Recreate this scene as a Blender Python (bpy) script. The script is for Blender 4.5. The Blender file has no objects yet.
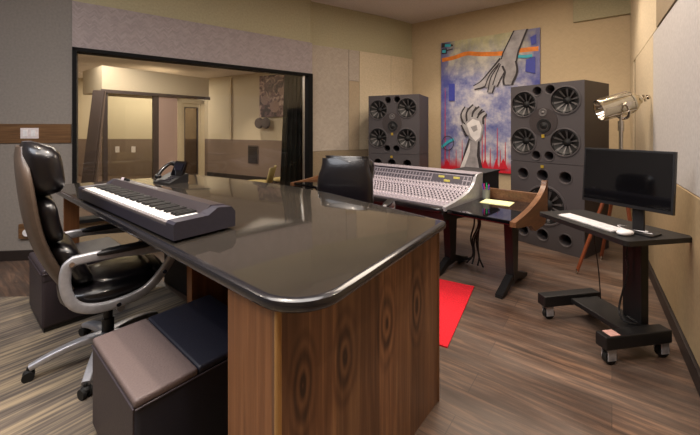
import bpy, bmesh, math, random
from mathutils import Vector, Matrix
random.seed(7)
PI = math.pi
SC = bpy.context.scene
COL = SC.collection

# ------------------------------------------------------------------ camera, world, lights, exposure
F_PX = 345.0; HORIZON = 128.0; EYE = 1.45
cam = bpy.data.cameras.new('camera'); camo = bpy.data.objects.new('camera', cam); COL.objects.link(camo)
camo.location = (0, 0, EYE); camo.rotation_euler = (PI/2, 0, 0)
cam.sensor_width = 36; cam.lens = F_PX/700*36; cam.shift_y = -(217.5-HORIZON)/700; cam.clip_start = .05
SC.camera = camo
SC.view_settings.view_transform = 'Standard'; SC.view_settings.look = 'None'
SC.view_settings.gamma = 1; SC.view_settings.use_curve_mapping = False
SC.view_settings.exposure = 0.12
W = bpy.data.worlds.new('world'); SC.world = W; W.use_nodes = True
W.node_tree.nodes['Background'].inputs[0].default_value = (.9, .85, .8, 1)
W.node_tree.nodes['Background'].inputs[1].default_value = .15
WARM = (1, .84, .68); NEUT = (1, .92, .86)
CEIL = 3.60
def spot(x, y, z, power, col=WARM, size=120, blend=.8, r=.06, aim=None):
    l = bpy.data.lights.new('unseen_spot', 'SPOT'); l.energy = power; l.color = col
    l.spot_size = math.radians(size); l.spot_blend = blend; l.shadow_soft_size = r
    o = bpy.data.objects.new('unseen_spot', l); COL.objects.link(o); o.location = (x, y, z)
    if aim: o.rotation_euler = (Vector(aim)-Vector((x, y, z))).to_track_quat('-Z', 'Y').to_euler()
    return o
def area(x, y, z, sx, sy, power, col=NEUT, aim=None):  # soft fill light added under the ceiling, no fixture of its own
    l = bpy.data.lights.new('ceiling_fill', 'AREA'); l.shape = 'RECTANGLE'; l.size = sx; l.size_y = sy
    l.energy = power; l.color = col
    o = bpy.data.objects.new('ceiling_fill', l); COL.objects.link(o); o.location = (x, y, z)
    if aim: o.rotation_euler = (Vector(aim)-Vector((x, y, z))).to_track_quat('-Z', 'Y').to_euler()
    return o
UNSEEN_CANS = [(-.84, 1.8, 120, 110), (-2.4, 2.3, 60, 110), (1.6, 2.2, 70, 110), (.3, 3.9, 70, 110), (2.9, 4.3, 60, 100),
        (1.5, 5.6, 90, 100), (.2, .3, 70, 120), (-1.9, .2, 80, 120), (1.3, .9, 50, 110)]
for (x, y, p, s) in UNSEEN_CANS: spot(x, y, CEIL-.03, p*1.25, WARM, s)  # out of view: first inferred from the counter's shadow, others added for light
area(-.6, 1.2, CEIL-.06, 2.6, 2.0, 110, NEUT)
area(-3.2, .5, CEIL-.06, 2.0, 2.0, 80, (.88, .92, 1))
area(1.6, 3.9, CEIL-.06, 1.6, 1.6, 80, WARM)
# the room beyond the glass
area(-4.2, 6.3, 2.93, 2.4, 1.4, 95, (1, .90, .82))
area(-6.2, 9.4, 2.93, 2.6, 1.2, 105, (1, .90, .78))
spot(-3.0, 8.6, 2.93, 110, WARM, 90); spot(-2.2, 7.7, 2.93, 60, WARM, 90)

# ------------------------------------------------------------------ materials
def lin(c):
    return tuple(((v/255)/12.92 if v/255 <= .04045 else ((v/255+.055)/1.055)**2.4) for v in c)+(1,)
class NT:
    def __init__(s, name):
        s.m = bpy.data.materials.new(name); s.m.use_nodes = True; s.t = s.m.node_tree; s.n = s.t.nodes
        s.b = s.n['Principled BSDF']; s.out = s.n['Material Output']
    def add(s, typ, ins=None, **kw):
        n = s.n.new(typ)
        for k, v in kw.items(): setattr(n, k, v)
        for k, v in (ins or {}).items():
            if hasattr(v, 'links'): s.t.links.new(v, n.inputs[k])
            else: n.inputs[k].default_value = v
        return n
    def link(s, a, b): s.t.links.new(a, b)
    def math(s, op, a, b=None):
        n = s.n.new('ShaderNodeMath'); n.operation = op
        for i, v in enumerate((a, b)):
            if v is None: continue
            if hasattr(v, 'links'): s.t.links.new(v, n.inputs[i])
            else: n.inputs[i].default_value = v
        return n.outputs[0]
    def coords(s, scale=(1,1,1), rot=(0,0,0), kind='Object', loc=(0,0,0)):
        tc = s.n.new('ShaderNodeTexCoord'); mp = s.n.new('ShaderNodeMapping')
        s.t.links.new(tc.outputs[kind], mp.inputs['Vector'])
        mp.inputs['Rotation'].default_value = rot; mp.inputs['Location'].default_value = loc
        m2 = s.n.new('ShaderNodeMapping'); s.t.links.new(mp.outputs[0], m2.inputs['Vector']); m2.inputs['Scale'].default_value = scale
        return m2.outputs[0]
    def ramp(s, fac, stops):
        r = s.n.new('ShaderNodeValToRGB'); s.t.links.new(fac, r.inputs[0]); e = r.color_ramp.elements
        while len(e) < len(stops): e.new(.5)
        for i, (p, c) in enumerate(stops): e[i].position = p; e[i].color = lin(c)
        return r.outputs[0]
    def mix(s, fac, a, b, mode='MIX'):
        n = s.n.new('ShaderNodeMix'); n.data_type = 'RGBA'; n.blend_type = mode
        for k, v in ((0, fac), (6, a), (7, b)):
            if hasattr(v, 'links'): s.t.links.new(v, n.inputs[k])
            elif k and len(v) == 3: n.inputs[k].default_value = lin(v)
            else: n.inputs[k].default_value = v
        return n.outputs[2]
    def bump(s, h, strength=.2, dist=.01):
        b = s.add('ShaderNodeBump', {'Height': h, 'Strength': strength, 'Distance': dist}); s.link(b.outputs[0], s.b.inputs['Normal'])
def plain(name, c, rough=.5, metal=0, noise=0, nscale=40, bump=0, coat=0, spec=.5):
    t = NT(name); t.b.inputs['Base Color'].default_value = lin(c); t.b.inputs['Roughness'].default_value = rough
    t.b.inputs['Metallic'].default_value = metal; t.b.inputs['Coat Weight'].default_value = coat
    t.b.inputs['Specular IOR Level'].default_value = spec
    nz = t.add('ShaderNodeTexNoise', {'Vector': t.coords(), 'Scale': float(nscale), 'Detail': 4.0})
    k = noise or .04
    d = tuple(max(0, v*(1-k)) for v in c); u = tuple(min(255, v*(1+k)) for v in c)
    t.link(t.ramp(nz.outputs[0], [(.3, d), (.7, u)]), t.b.inputs['Base Color'])
    if bump: t.bump(nz.outputs[0], bump)
    return t.m
def emis(name, c, s):
    t = NT(name); t.b.inputs['Base Color'].default_value = lin(c); t.b.inputs['Emission Color'].default_value = lin(c)
    t.b.inputs['Emission Strength'].default_value = s; return t.m
def wood(name, a, b, c, scale=(1, 1, 1), grain=(60, 60, 2), rough=.4, bands=None, knots=None):
    """straight grained wood; grain runs along the axis with the small number"""
    t = NT(name)
    v = t.coords(grain)
    n1 = t.add('ShaderNodeTexNoise', {'Vector': v, 'Scale': 1.0, 'Detail': 6.0, 'Roughness': .6, 'Distortion': .6})
    v2 = t.coords(tuple(g/7 for g in grain))
    n2 = t.add('ShaderNodeTexNoise', {'Vector': v2, 'Scale': 1.0, 'Detail': 3.0})
    f = t.math('ADD', t.math('MULTIPLY', n1.outputs[0], .6), t.math('MULTIPLY', n2.outputs[0], .4))
    if knots:
        tc = t.n.new('ShaderNodeTexCoord'); sep = t.add('ShaderNodeSeparateXYZ', {0: tc.outputs['Object']})
        cur = None
        for (kx, kz, sx) in knots:
            dx = t.math('MULTIPLY', t.math('SUBTRACT', sep.outputs[0], kx), 1/sx)
            dz = t.math('MULTIPLY', t.math('SUBTRACT', sep.outputs[2], kz), 1/(sx*2.6))
            d = t.math('SQRT', t.math('ADD', t.math('MULTIPLY', dx, dx), t.math('MULTIPLY', dz, dz)))
            cur = d if cur is None else t.math('MINIMUM', cur, d)
        nn = t.add('ShaderNodeTexNoise', {'Vector': t.coords((14, 14, 3)), 'Scale': 1.0, 'Detail': 3.0})
        dd = t.math('ADD', cur, t.math('MULTIPLY', nn.outputs[0], .9))
        ring = t.math('MULTIPLY', t.math('ADD', t.math('SINE', t.math('MULTIPLY', dd, 7.5)), 1.0), .5)
        w = t.math('MAXIMUM', t.math('SUBTRACT', 1.0, t.math('MULTIPLY', cur, .42)), 0.0)
        f = t.math('ADD', t.math('MULTIPLY', f, t.math('SUBTRACT', 1.0, t.math('MULTIPLY', w, .6))), t.math('MULTIPLY', t.math('MULTIPLY', ring, w), .36))
    col = t.ramp(f, [(.28, a), (.5, b), (.72, c)])
    if bands:
        tc = t.n.new('ShaderNodeTexCoord'); sep = t.add('ShaderNodeSeparateXYZ', {0: tc.outputs['Object']})
        fl = t.math('FLOOR', t.math('MULTIPLY', sep.outputs[0], bands))
        wn = t.add('ShaderNodeTexWhiteNoise', {'W': fl}, noise_dimensions='1D')
        col = t.mix(t.math('MULTIPLY', wn.outputs[0], .45), col, lin((30, 20, 14)))
    t.link(col, t.b.inputs['Base Color']); t.b.inputs['Roughness'].default_value = rough
    t.bump(n1.outputs[0], .08)
    return t.m

M = {}
def floor_mat():
    t = NT('plank_floor')
    v = t.coords((1, 1, 1), (0, 0, math.radians(37.2)))
    br = t.add('ShaderNodeTexBrick', {'Vector': v, 'Color1': lin((112, 92, 78)), 'Color2': lin((74, 60, 52)), 'Mortar': lin((62, 50, 44)),
               'Scale': 1.0, 'Mortar Size': .0025, 'Mortar Smooth': .3, 'Bias': -.1, 'Brick Width': 1.7, 'Row Height': .19})
    br.offset = .37
    g = t.add('ShaderNodeTexNoise', {'Vector': t.coords((2.2, 30, 1), (0, 0, math.radians(37.2))), 'Scale': 1.0, 'Detail': 7.0, 'Roughness': .65, 'Distortion': .5})
    g2 = t.add('ShaderNodeTexNoise', {'Vector': t.coords((1.3, 4, 1), (0, 0, math.radians(37.2))), 'Scale': 1.0, 'Detail': 3.0})
    c = t.mix(.9, br.outputs[0], t.ramp(g.outputs[0], [(.32, (52, 46, 46)), (.5, (134, 124, 118)), (.66, (225, 208, 192))]), 'OVERLAY')
    c = t.mix(.35, c, t.ramp(g2.outputs[0], [(.35, (70, 54, 46)), (.65, (124, 112, 104))]), 'MIX')
    t.link(c, t.b.inputs['Base Color']); t.b.inputs['Roughness'].default_value = .38
    t.bump(g.outputs[0], .12); return t.m
def carpet_mat():
    t = NT('striated_carpet')
    a = math.radians(-52)
    g = t.add('ShaderNodeTexNoise', {'Vector': t.coords((1.6, 42, 1), (0, 0, a)), 'Scale': 1.0, 'Detail': 5.0, 'Roughness': .6})
    g2 = t.add('ShaderNodeTexNoise', {'Vector': t.coords((1.2, 8, 1), (0, 0, a)), 'Scale': 1.0, 'Detail': 2.0})
    f = t.math('ADD', t.math('MULTIPLY', g.outputs[0], .6), t.math('MULTIPLY', g2.outputs[0], .4))
    t.link(t.ramp(f, [(.38, (62, 56, 54)), (.5, (104, 94, 84)), (.60, (150, 134, 110))]), t.b.inputs['Base Color'])
    t.b.inputs['Roughness'].default_value = .95; t.bump(g.outputs[0], .3); return t.m
def fabric_mat(name, c1, c2, herring=True, amount=1.0):
    t = NT(name)
    nz = t.add('ShaderNodeTexNoise', {'Vector': t.coords((1, 1, 1)), 'Scale': 220.0, 'Detail': 2.0})
    base = t.ramp(nz.outputs[0], [(.3, c1), (.7, c2)])
    if herring:
        a = t.add('ShaderNodeTexBrick', {'Vector': t.coords((1, 1, 1), (PI/2, 0, 0)), 'Scale': 1.0, 'Color1': (0, 0, 0, 1), 'Color2': (1, 1, 1, 1),
                  'Mortar': (.5, .5, .5, 1), 'Mortar Size': .002, 'Brick Width': .05, 'Row Height': .016})
        
        # zig-zag: fold the along-wall coordinate, then shear
        tc = t.n.new('ShaderNodeTexCoord'); s = t.add('ShaderNodeSeparateXYZ', {0: tc.outputs['Object']})
        zig = t.math('PINGPONG', s.outputs[0], .05)
        z2 = t.math('ADD', s.outputs[2], zig)
        cmb = t.add('ShaderNodeCombineXYZ', {0: s.outputs[0], 1: z2})
        t.link(cmb.outputs[0], a.inputs['Vector'])
        base = t.mix(.16*amount, base, a.outputs[0], 'OVERLAY')
    t.link(base, t.b.inputs['Base Color']); t.b.inputs['Roughness'].default_value = .85
    return t.m
M['floor'] = floor_mat(); M['carpet'] = carpet_mat()
M['beige'] = fabric_mat('beige_fabric', (188, 168, 136), (198, 178, 146), True, .35)
M['cream'] = plain('cream_panel', (198, 182, 154), .8)
M['panel_light'] = plain('pale_panel', (186, 182, 180), .75)
M['tan'] = plain('tan_panel', (158, 136, 102), .85)
M['taupe_panel'] = plain('taupe_panel', (140, 124, 100), .85)
M['header'] = fabric_mat('header_fabric', (150, 140, 140), (164, 153, 152), True, 1)
M['header2'] = fabric_mat('light_header_fabric', (166, 155, 142), (178, 166, 152), True, .7)
M['upper'] = plain('olive_paint', (172, 164, 134), .8)
M['grey_wall'] = plain('grey_wall', (138, 131, 124), .85)
M['ceiling'] = plain('ceiling_paint', (214, 204, 198), .9)
M['base'] = plain('dark_baseboard', (38, 30, 28), .5)
M['strip'] = wood('brown_wood_strip', (70, 48, 30), (108, 78, 50), (140, 106, 72), grain=(3, 60, 60))
M['frame'] = plain('black_frame', (7, 6, 6), .7, 0, 0, 40, 0, 0, .2)
M['alu'] = plain('aluminium', (190, 190, 190), .3, .9)
M['chrome'] = plain('chrome', (205, 198, 188), .14, 1)
M['brass'] = plain('champagne_metal', (200, 192, 172), .22, 1)
M['silver'] = plain('silver_paint', (176, 176, 182), .35, .45)
M['leather'] = plain('black_leather', (16, 14, 18), .3, 0, .1, 30, .12, .3)
M['leather_brown'] = plain('brown_leather', (84, 70, 60), .4, 0, .06, 30, .1, .2)
M['black'] = plain('black_plastic', (17, 16, 19), .45)
M['black_metal'] = plain('black_metal', (15, 14, 16), .5, 0)
M['rubber'] = plain('rubber', (12, 12, 12), .7)
M['white'] = plain('white_plastic', (232, 230, 232), .35)
M['plate'] = plain('wall_plate', (225, 215, 215), .4)
M['key_white'] = plain('ivory_key', (236, 234, 232), .25)
M['piano'] = plain('piano_body', (44, 42, 54), .42, 0, .05, 60)
M['piano_top'] = plain('piano_top', (50, 44, 48), .35)
M['ott_taupe'] = plain('taupe_leather', (104, 90, 88), .55, 0, .06, 120, .15)
M['ott_navy'] = plain('navy_leather', (28, 29, 42), .5, 0, .08, 120, .15)
M['ott_dark'] = plain('dark_plum_leather', (50, 42, 48), .5, 0, .08, 120, .15)
M['spk'] = plain('speaker_cabinet', (72, 67, 69), .6, 0, .06, 200, .1)
M['spk_side'] = plain('speaker_side', (58, 50, 50), .55, 0, .06, 60)
M['cone'] = plain('speaker_cone', (9, 8, 9), .6)
M['rib'] = plain('cone_rib', (92, 88, 88), .5, .1)
M['void'] = plain('port_lining', (16, 14, 14), .8)
M['badge'] = plain('gold_badge', (190, 160, 60), .4, .4)
M['red'] = plain('red_rug', (200, 18, 36), .95, 0, .12, 90, .4)
M['oak'] = wood('console_walnut', (72, 48, 32), (108, 74, 50), (140, 102, 72), grain=(50, 4, 50), rough=.35)
M['orange_wood'] = wood('lamp_leg_wood', (84, 40, 22), (112, 56, 32), (136, 74, 44), grain=(50, 50, 3), rough=.35)
M['walnut_face'] = wood('walnut_face', (64, 42, 30), (134, 94, 66), (190, 144, 102), grain=(34, 34, 1.2), rough=.38, bands=7.6,
                        knots=[(.105, .645, .034), (.31, .63, .036), (.585, .625, .038), (.845, .60, .04)])
M['walnut_end'] = wood('walnut_end', (96, 58, 34), (134, 88, 54), (164, 114, 74), grain=(40, 40, 1.2), rough=.38)
def counter_mat():
    t = NT('grey_granite')
    n = t.add('ShaderNodeTexNoise', {'Vector': t.coords(), 'Scale': 260.0, 'Detail': 3.0})
    n2 = t.add('ShaderNodeTexNoise', {'Vector': t.coords(), 'Scale': 5.0, 'Detail': 4.0})
    c = t.ramp(n.outputs[0], [(.3, (32, 29, 27)), (.55, (50, 46, 42)), (.75, (84, 78, 70))])
    c = t.mix(.3, c, t.ramp(n2.outputs[0], [(.3, (36, 33, 30)), (.7, (58, 54, 48))]))
    t.link(c, t.b.inputs['Base Color']); t.b.inputs['Roughness'].default_value = .06; t.b.inputs['IOR'].default_value = 1.9
    t.b.inputs['Coat Weight'].default_value = .4; t.b.inputs['Coat Roughness'].default_value = .03
    return t.m
M['counter'] = counter_mat()
M['rim'] = plain('polished_rim', (26, 26, 32), .24, 0, .1, 60, 0, .6)
M['gloss'] = plain('glossy_black', (10, 10, 13), .06, 0, .02, 10, 0, .6)
M['screen'] = plain('dark_screen', (14, 16, 30), .12, 0, .02, 10, 0, .5)
M['con_face'] = plain('console_face', (150, 143, 152), .4, .1, .08, 60)
M['con_dark'] = plain('console_dark', (70, 66, 76), .45)
M['knob_w'] = plain('knob_light', (215, 205, 215), .4)
M['knob_d'] = plain('knob_dark', (40, 36, 44), .4)
M['yellow'] = plain('yellow_label', (226, 216, 110), .6)
M['paper'] = plain('pale_yellow_paper', (232, 232, 176), .7)
M['curtain'] = plain('dark_green_curtain', (26, 29, 25), .9)
M['plaster2'] = plain('warm_plaster', (202, 188, 162), .85)
M['wains2'] = plain('taupe_wainscot', (122, 104, 92), .85)
M['pink2'] = plain('pinkish_panel', (176, 150, 138), .85)
M['dark2'] = plain('dark_mullion', (70, 58, 54), .6)
M['floor2'] = plain('live_room_floor', (92, 74, 62), .5, 0, .2, 6)
M['door2'] = plain('door_paint', (200, 184, 152), .6)
M['yseat'] = plain('pale_yellow_seat', (206, 186, 128), .6)
M['pens'] = [plain('pen_blue', (40, 60, 190), .4), plain('pen_magenta', (200, 40, 130), .4), plain('pen_green', (40, 170, 110), .4), plain('pen_red', (210, 50, 40), .4)]
def glass_mat(name, tint=(1, 1, 1, 1), refl=1.0, rough=0.0):
    t = NT(name); t.n.remove(t.b)
    tr = t.add('ShaderNodeBsdfTransparent', {'Color': tint}); gl = t.add('ShaderNodeBsdfGlossy', {'Roughness': rough})
    fr = t.add('ShaderNodeFresnel', {'IOR': 1.5})
    mx = t.add('ShaderNodeMixShader', {0: t.math('MULTIPLY', fr.outputs[0], refl), 1: tr.outputs[0], 2: gl.outputs[0]})
    t.link(mx.outputs[0], t.out.inputs[0]); return t.m
M['glass'] = glass_mat('window_glass', (.93, .93, .90, 1), .7)
M['glass2'] = glass_mat('booth_glass', (.90, .90, .86, 1), .9)
M['mirror2'] = glass_mat('door_glass', (.55, .5, .45, 1), 1)
M['cup'] = glass_mat('cup_glass', (.8, .82, .82, 1), 1)

# ------------------------------------------------------------------ mesh helpers
def fin(name, bm, mats, parent=None, smooth=False, bevel=0, seg=2, loc=None, rotz=None, label=None):
    if bevel:
        es = [e for e in bm.edges if len(e.link_faces) == 2 and e.calc_face_angle(0) > .6]
        bmesh.ops.bevel(bm, geom=es, offset=bevel, segments=seg, affect='EDGES', profile=.6, clamp_overlap=True)
    bmesh.ops.recalc_face_normals(bm, faces=bm.faces)
    me = bpy.data.meshes.new(name); bm.to_mesh(me); bm.free()
    if not isinstance(mats, (list, tuple)): mats = [mats]
    for m in mats: me.materials.append(m)
    if smooth:
        for p in me.polygons: p.use_smooth = True
        me.set_sharp_from_angle(angle=math.radians(38))
    o = bpy.data.objects.new(name, me); COL.objects.link(o)
    if parent: o.parent = parent
    if loc: o.location = loc
    if rotz is not None: o.rotation_euler = (0, 0, rotz)
    if label: o['label'] = label
    return o
def tag(o, label, cat, group=None, kind=None):
    o['label'] = label; o['category'] = cat
    if group: o['group'] = group
    if kind: o['kind'] = kind
    return o
def thing(name, label, cat, loc=(0, 0, 0), rz=0, group=None):
    o = bpy.data.objects.new(name, None); o.empty_display_size = .1; COL.objects.link(o)
    o.location = loc; o.rotation_euler = (0, 0, rz); return tag(o, label, cat, group)
def B(): return bmesh.new()
def box(bm, x0, x1, y0, y1, z0, z1, mat=0, M4=None):
    r = bmesh.ops.create_cube(bm, size=1)
    for v in r['verts']:
        v.co = Vector((x0+(v.co.x+.5)*(x1-x0), y0+(v.co.y+.5)*(y1-y0), z0+(v.co.z+.5)*(z1-z0)))
        if M4: v.co = M4 @ v.co
    for f in {f for v in r['verts'] for f in v.link_faces}: f.material_index = mat
    return r['verts']
def cyl(bm, p0, p1, r0, r1=None, n=20, mat=0, caps=True):
    p0, p1 = Vector(p0), Vector(p1); r1 = r0 if r1 is None else r1
    d = p1-p0; q = d.to_track_quat('Z', 'Y').to_matrix().to_4x4()
    m = Matrix.Translation((p0+p1)/2) @ q
    r = bmesh.ops.create_cone(bm, cap_ends=caps, segments=n, radius1=r0, radius2=r1, depth=d.length, matrix=m)
    for f in {f for v in r['verts'] for f in v.link_faces}: f.material_index = mat
    return r['verts']
def prism(bm, pts, z0, z1, mat=0, M4=None):
    """pts (x,y) outline extruded z0..z1"""
    def P(x, y, z):
        v = Vector((x, y, z)); return M4 @ v if M4 else v
    a = [bm.verts.new(P(x, y, z0)) for x, y in pts]; b = [bm.verts.new(P(x, y, z1)) for x, y in pts]
    fs = [bm.faces.new(a[::-1]), bm.faces.new(b)]
    n = len(pts)
    for i in range(n): fs.append(bm.faces.new((a[i], a[(i+1) % n], b[(i+1) % n], b[i])))
    for f in fs: f.material_index = mat
    return fs
# matrix that maps prism (x,y,z) -> (depth y, height z, width x): a side profile extruded along x
PROFX = Matrix(((0, 0, 1, 0), (1, 0, 0, 0), (0, 1, 0, 0), (0, 0, 0, 1)))
def catmull(pts, sub=6):
    pts = [Vector(p) for p in pts]; out = []
    P = [pts[0]*2-pts[1]]+pts+[pts[-1]*2-pts[-2]]
    for i in range(1, len(P)-2):
        for k in range(sub):
            t = k/sub; a, b, c, d = P[i-1], P[i], P[i+1], P[i+2]
            out.append(.5*((2*b)+(c-a)*t+(2*a-5*b+4*c-d)*t*t+(-a+3*b-3*c+d)*t**3))
    out.append(pts[-1]); return out
def sweep(bm, path, prof, up=(0, 0, 1), mat=0, caps=True, closed=False):
    """prof: list of (a,b) or a function of t giving such a list; a is along side, b along up"""
    path = [Vector(p) for p in path]; n = len(path); rings = []; up = Vector(up)
    for i, p in enumerate(path):
        if closed: t = path[(i+1) % n]-path[(i-1) % n]
        else: t = path[min(i+1, n-1)]-path[max(i-1, 0)]
        t.normalize(); s = t.cross(up)
        if s.length < 1e-3: s = t.cross(Vector((0, 1, 0)))
        s.normalize(); u = s.cross(t)
        pr = prof(i/(n-1)) if callable(prof) else prof
        rings.append([bm.verts.new(p+s*a+u*b) for a, b in pr])
    m = len(rings[0]); last = n if closed else n-1
    for i in range(last):
        A, Bq = rings[i], rings[(i+1) % n]
        for k in range(m):
            bm.faces.new((A[k], A[(k+1) % m], Bq[(k+1) % m], Bq[k])).material_index = mat
    if caps and not closed:
        bm.faces.new(rings[0][::-1]).material_index = mat; bm.faces.new(rings[-1]).material_index = mat
def circ(r, n=10, ry=None):
    ry = ry or r
    return [(r*math.cos(2*PI*k/n), ry*math.sin(2*PI*k/n)) for k in range(n)]
def rrect(w, h, r, n=3):
    out = []
    for cx, cy, a0 in ((w/2-r, h/2-r, 0), (-w/2+r, h/2-r, PI/2), (-w/2+r, -h/2+r, PI), (w/2-r, -h/2+r, 3*PI/2)):
        for k in range(n+1):
            a = a0+PI/2*k/n; out.append((cx+r*math.cos(a), cy+r*math.sin(a)))
    return out
def tube(bm, path, r, n=10, mat=0, smoothpath=True, sub=6):
    sweep(bm, catmull(path, sub) if smoothpath and len(path) > 2 else path, circ(r, n), mat=mat)
def cushion(bm, c, s, e=3.2, M4=None, mat=0, nu=28, nv=16, sag=0):
    """superellipsoid pillow, centre c, half sizes s"""
    def pw(v, k): return math.copysign(abs(v)**k, v)
    rows = []; k = 2/e
    for j in range(nv+1):
        ph = -PI/2+PI*j/nv; row = []
        for i in range(nu):
            th = 2*PI*i/nu
            v = Vector((c[0]+s[0]*pw(math.cos(ph), k)*pw(math.cos(th), k), c[1]+s[1]*pw(math.cos(ph), k)*pw(math.sin(th), k), c[2]+s[2]*pw(math.sin(ph), k)))
            if M4: v = M4 @ v
            row.append(bm.verts.new(v))
        rows.append(row)
    for j in range(nv):
        for i in range(nu):
            f = bm.faces.new((rows[j][i], rows[j][(i+1) % nu], rows[j+1][(i+1) % nu], rows[j+1][i])); f.material_index = mat
    bmesh.ops.remove_doubles(bm, verts=[v for r in (rows[0], rows[-1]) for v in r], dist=1e-5)
def lathe(bm, prof, origin=(0, 0, 0), axis=(0, 0, 1), n=28, mat=0):
    """prof: (radius, along axis)"""
    q = Vector(axis).to_track_quat('Z', 'Y').to_matrix().to_4x4(); m = Matrix.Translation(origin) @ q
    rows = [[bm.verts.new(m @ Vector((max(r, 1e-4)*math.cos(2*PI*i/n), max(r, 1e-4)*math.sin(2*PI*i/n), z))) for i in range(n)] for r, z in prof]
    for a, b in zip(rows, rows[1:]):
        for i in range(n): bm.faces.new((a[i], a[(i+1) % n], b[(i+1) % n], b[i])).material_index = mat
def kids(o): return [c for c in o.children]
def copy_tree(o, loc=None, rz=None, label=None, parent=None):
    c = o.copy(); COL.objects.link(c)
    if parent: c.parent = parent
    if loc: c.location = loc
    if rz is not None: c.rotation_euler = (0, 0, rz)
    if label: c['label'] = label
    for ch in kids(o): copy_tree(ch, parent=c)
    return c
def at(px, py, z=None, d=None):
    """a point of the place seen at photo position (px,py), at height z or depth d"""
    if d is None: d = F_PX*(EYE-z)/(py-HORIZON)
    return Vector(((px-350)/F_PX*d, d, EYE-(py-HORIZON)/F_PX*d))

# ------------------------------------------------------------------ the setting
def struct(o): o['kind'] = 'structure'; return o
def slab(name, pts, z0, z1, mat):
    bm = B(); prism(bm, pts, z0, z1); return struct(fin(name, bm, mat))
def wall(name, p0, p1, z0, z1, mat, th=.12, off=0, x0=0, x1=None):
    """a wall from p0 to p1, its face on the line, thickness away (to the left of p0->p1)"""
    p0 = Vector(p0+(0,)); p1 = Vector(p1+(0,)); L = (p1-p0).length; a = math.atan2(p1.y-p0.y, p1.x-p0.x)
    bm = B(); box(bm, x0, L if x1 is None else x1, -off, th, z0, z1)
    return struct(fin(name, bm, mat, loc=(p0.x, p0.y, 0), rotz=a))
WL0, WL1 = (-5.2, 3.60), (-3.10, 3.85)          # left wall
WW0, WW1 = (-3.10, 3.85), (-.65, 5.75)          # window wall
P1, P2, P3 = (-.66, 5.85), (.78, 6.74), (1.28, 7.12)
PR = (4.06, 4.95)                               # front right corner
RR = (1.78, 1.62)                               # near end of the slanted right wall
slab('floor', [(-5.3, -2.6), (1.9, -2.6), (1.9, 1.5), PR, P3, P2, P1, WW1, WW0, (-5.3, 3.7)], -.06, 0, M['floor'])
slab('ceiling', [(-5.4, -2.7), (2.0, -2.7), (2.0, 1.5), (4.3, 5.1), (1.3, 7.4), (-.8, 6.1), (-3.2, 4.1), (-5.4, 3.9)], CEIL, CEIL+.08, M['ceiling'])
wall('wall_left', WL0, WL1, 0, CEIL, M['grey_wall'], th=.10)
WLEN = math.hypot(WW1[0]-WW0[0], WW1[1]-WW0[1])
WT, WB = 2.347, .38
wall('wall_window', WW0, WW1, 2.86, CEIL, M['upper'], th=.10)
wall('trim_1', WW0, WW1, WT, 2.86, M['header'], th=.10, off=.04)
wall('wall_window_lower', WW0, WW1, 0, WB, M['taupe_panel'], th=.10)
wall('wall_alcove', P1, P2, 0, CEIL, M['upper'])
wall('wall_front_left', P2, P3, 0, CEIL, M['upper'])
wall('wall_front', P3, PR, 0, CEIL, M['beige'])
wall('wall_right', PR, RR, 0, CEIL, M['panel_light'])
wall('wall_side', RR, (1.78, -2.5), 0, CEIL, M['tan'])
wall('wall_back', (1.9, -2.5), (-5.2, -2.5), 0, CEIL, M['tan'])
wall('wall_far_left', (-5.2, -2.5), WL0, 0, CEIL, M['grey_wall'])
# small return between window wall and alcove
wall('wall_return', (-.655, 5.74), (-.66, 5.86), 0, CEIL, M['upper'], th=.05)
n = 2
def panel(a, b, s0, s1, z0, z1, mat, off=.03):
    global n
    p0 = Vector(a+(0,)); p1 = Vector(b+(0,)); an = math.atan2(p1.y-p0.y, p1.x-p0.x)
    bm = B(); box(bm, s0, s1, -off, 0, z0, z1)
    o = struct(fin('trim_%d' % n, bm, mat, loc=(p0.x, p0.y, 0), rotz=an, bevel=.004)); n += 1; return o
LA = math.hypot(P2[0]-P1[0], P2[1]-P1[1]); LB = math.hypot(P3[0]-P2[0], P3[1]-P2[1]); LF = math.hypot(PR[0]-P3[0], PR[1]-P3[1])
LR = math.hypot(RR[0]-PR[0], RR[1]-PR[1])
panel(P1, P2, 0, .73, 1.055, 2.86, M['header2']); panel(P1, P2, .735, .96, 1.055, 2.3, plain('soft_tan', (172, 154, 128), .85)); panel(P1, P2, .735, .96, 2.305, 2.86, M['header2'])
panel(P1, P2, .965, LA, 1.055, 2.86, M['cream'])
panel(P1, P2, 0, LA, 0, 1.05, M['taupe_panel'])
panel(P2, P3, 0, LB-.02, 0, 2.86, M['cream'], .035)
panel(P3, PR, LF-.72, LF, 3.09, CEIL-.005, M['upper'], .05)
# right wall: wainscot, big pale panels, strip seams
panel(PR, RR, .035, LR, .12, 1.055, M['tan'], .035)
panel(PR, RR, .035, .42, 1.06, 2.34, M['cream'], .03); panel(PR, RR, .43, .62, 1.06, 2.34, M['taupe_panel'], .02)
panel(PR, RR, .63, 2.05, 1.06, 2.34, M['cream'], .03); panel(PR, RR, 2.055, LR, 1.06, 2.34, M['panel_light'], .03)
panel(PR, RR, .035, 2.3, 2.345, CEIL-.005, M['cream'], .03); panel(PR, RR, 2.305, LR, 2.345, CEIL-.005, M['taupe_panel'], .04)
def baseb(name, a, b, off=.02, h=.11, s0=0, s1=None):
    p0 = Vector(a+(0,)); p1 = Vector(b+(0,)); L = (p1-p0).length
    bm = B(); box(bm, s0, s1 or L, -off, 0, 0, h); struct(fin(name, bm, M['base'], loc=p0, rotz=math.atan2(p1.y-p0.y, p1.x-p0.x), bevel=.004))
baseb('baseboard_left', WL0, WL1); baseb('baseboard_front', P3, PR); baseb('baseboard_right', PR, RR, .05)
# brown strip with the switch on the left wall
panel(WL0, WL1, 0, 2.11, EYE-.165, EYE+.045, M['strip'], .015)
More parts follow.
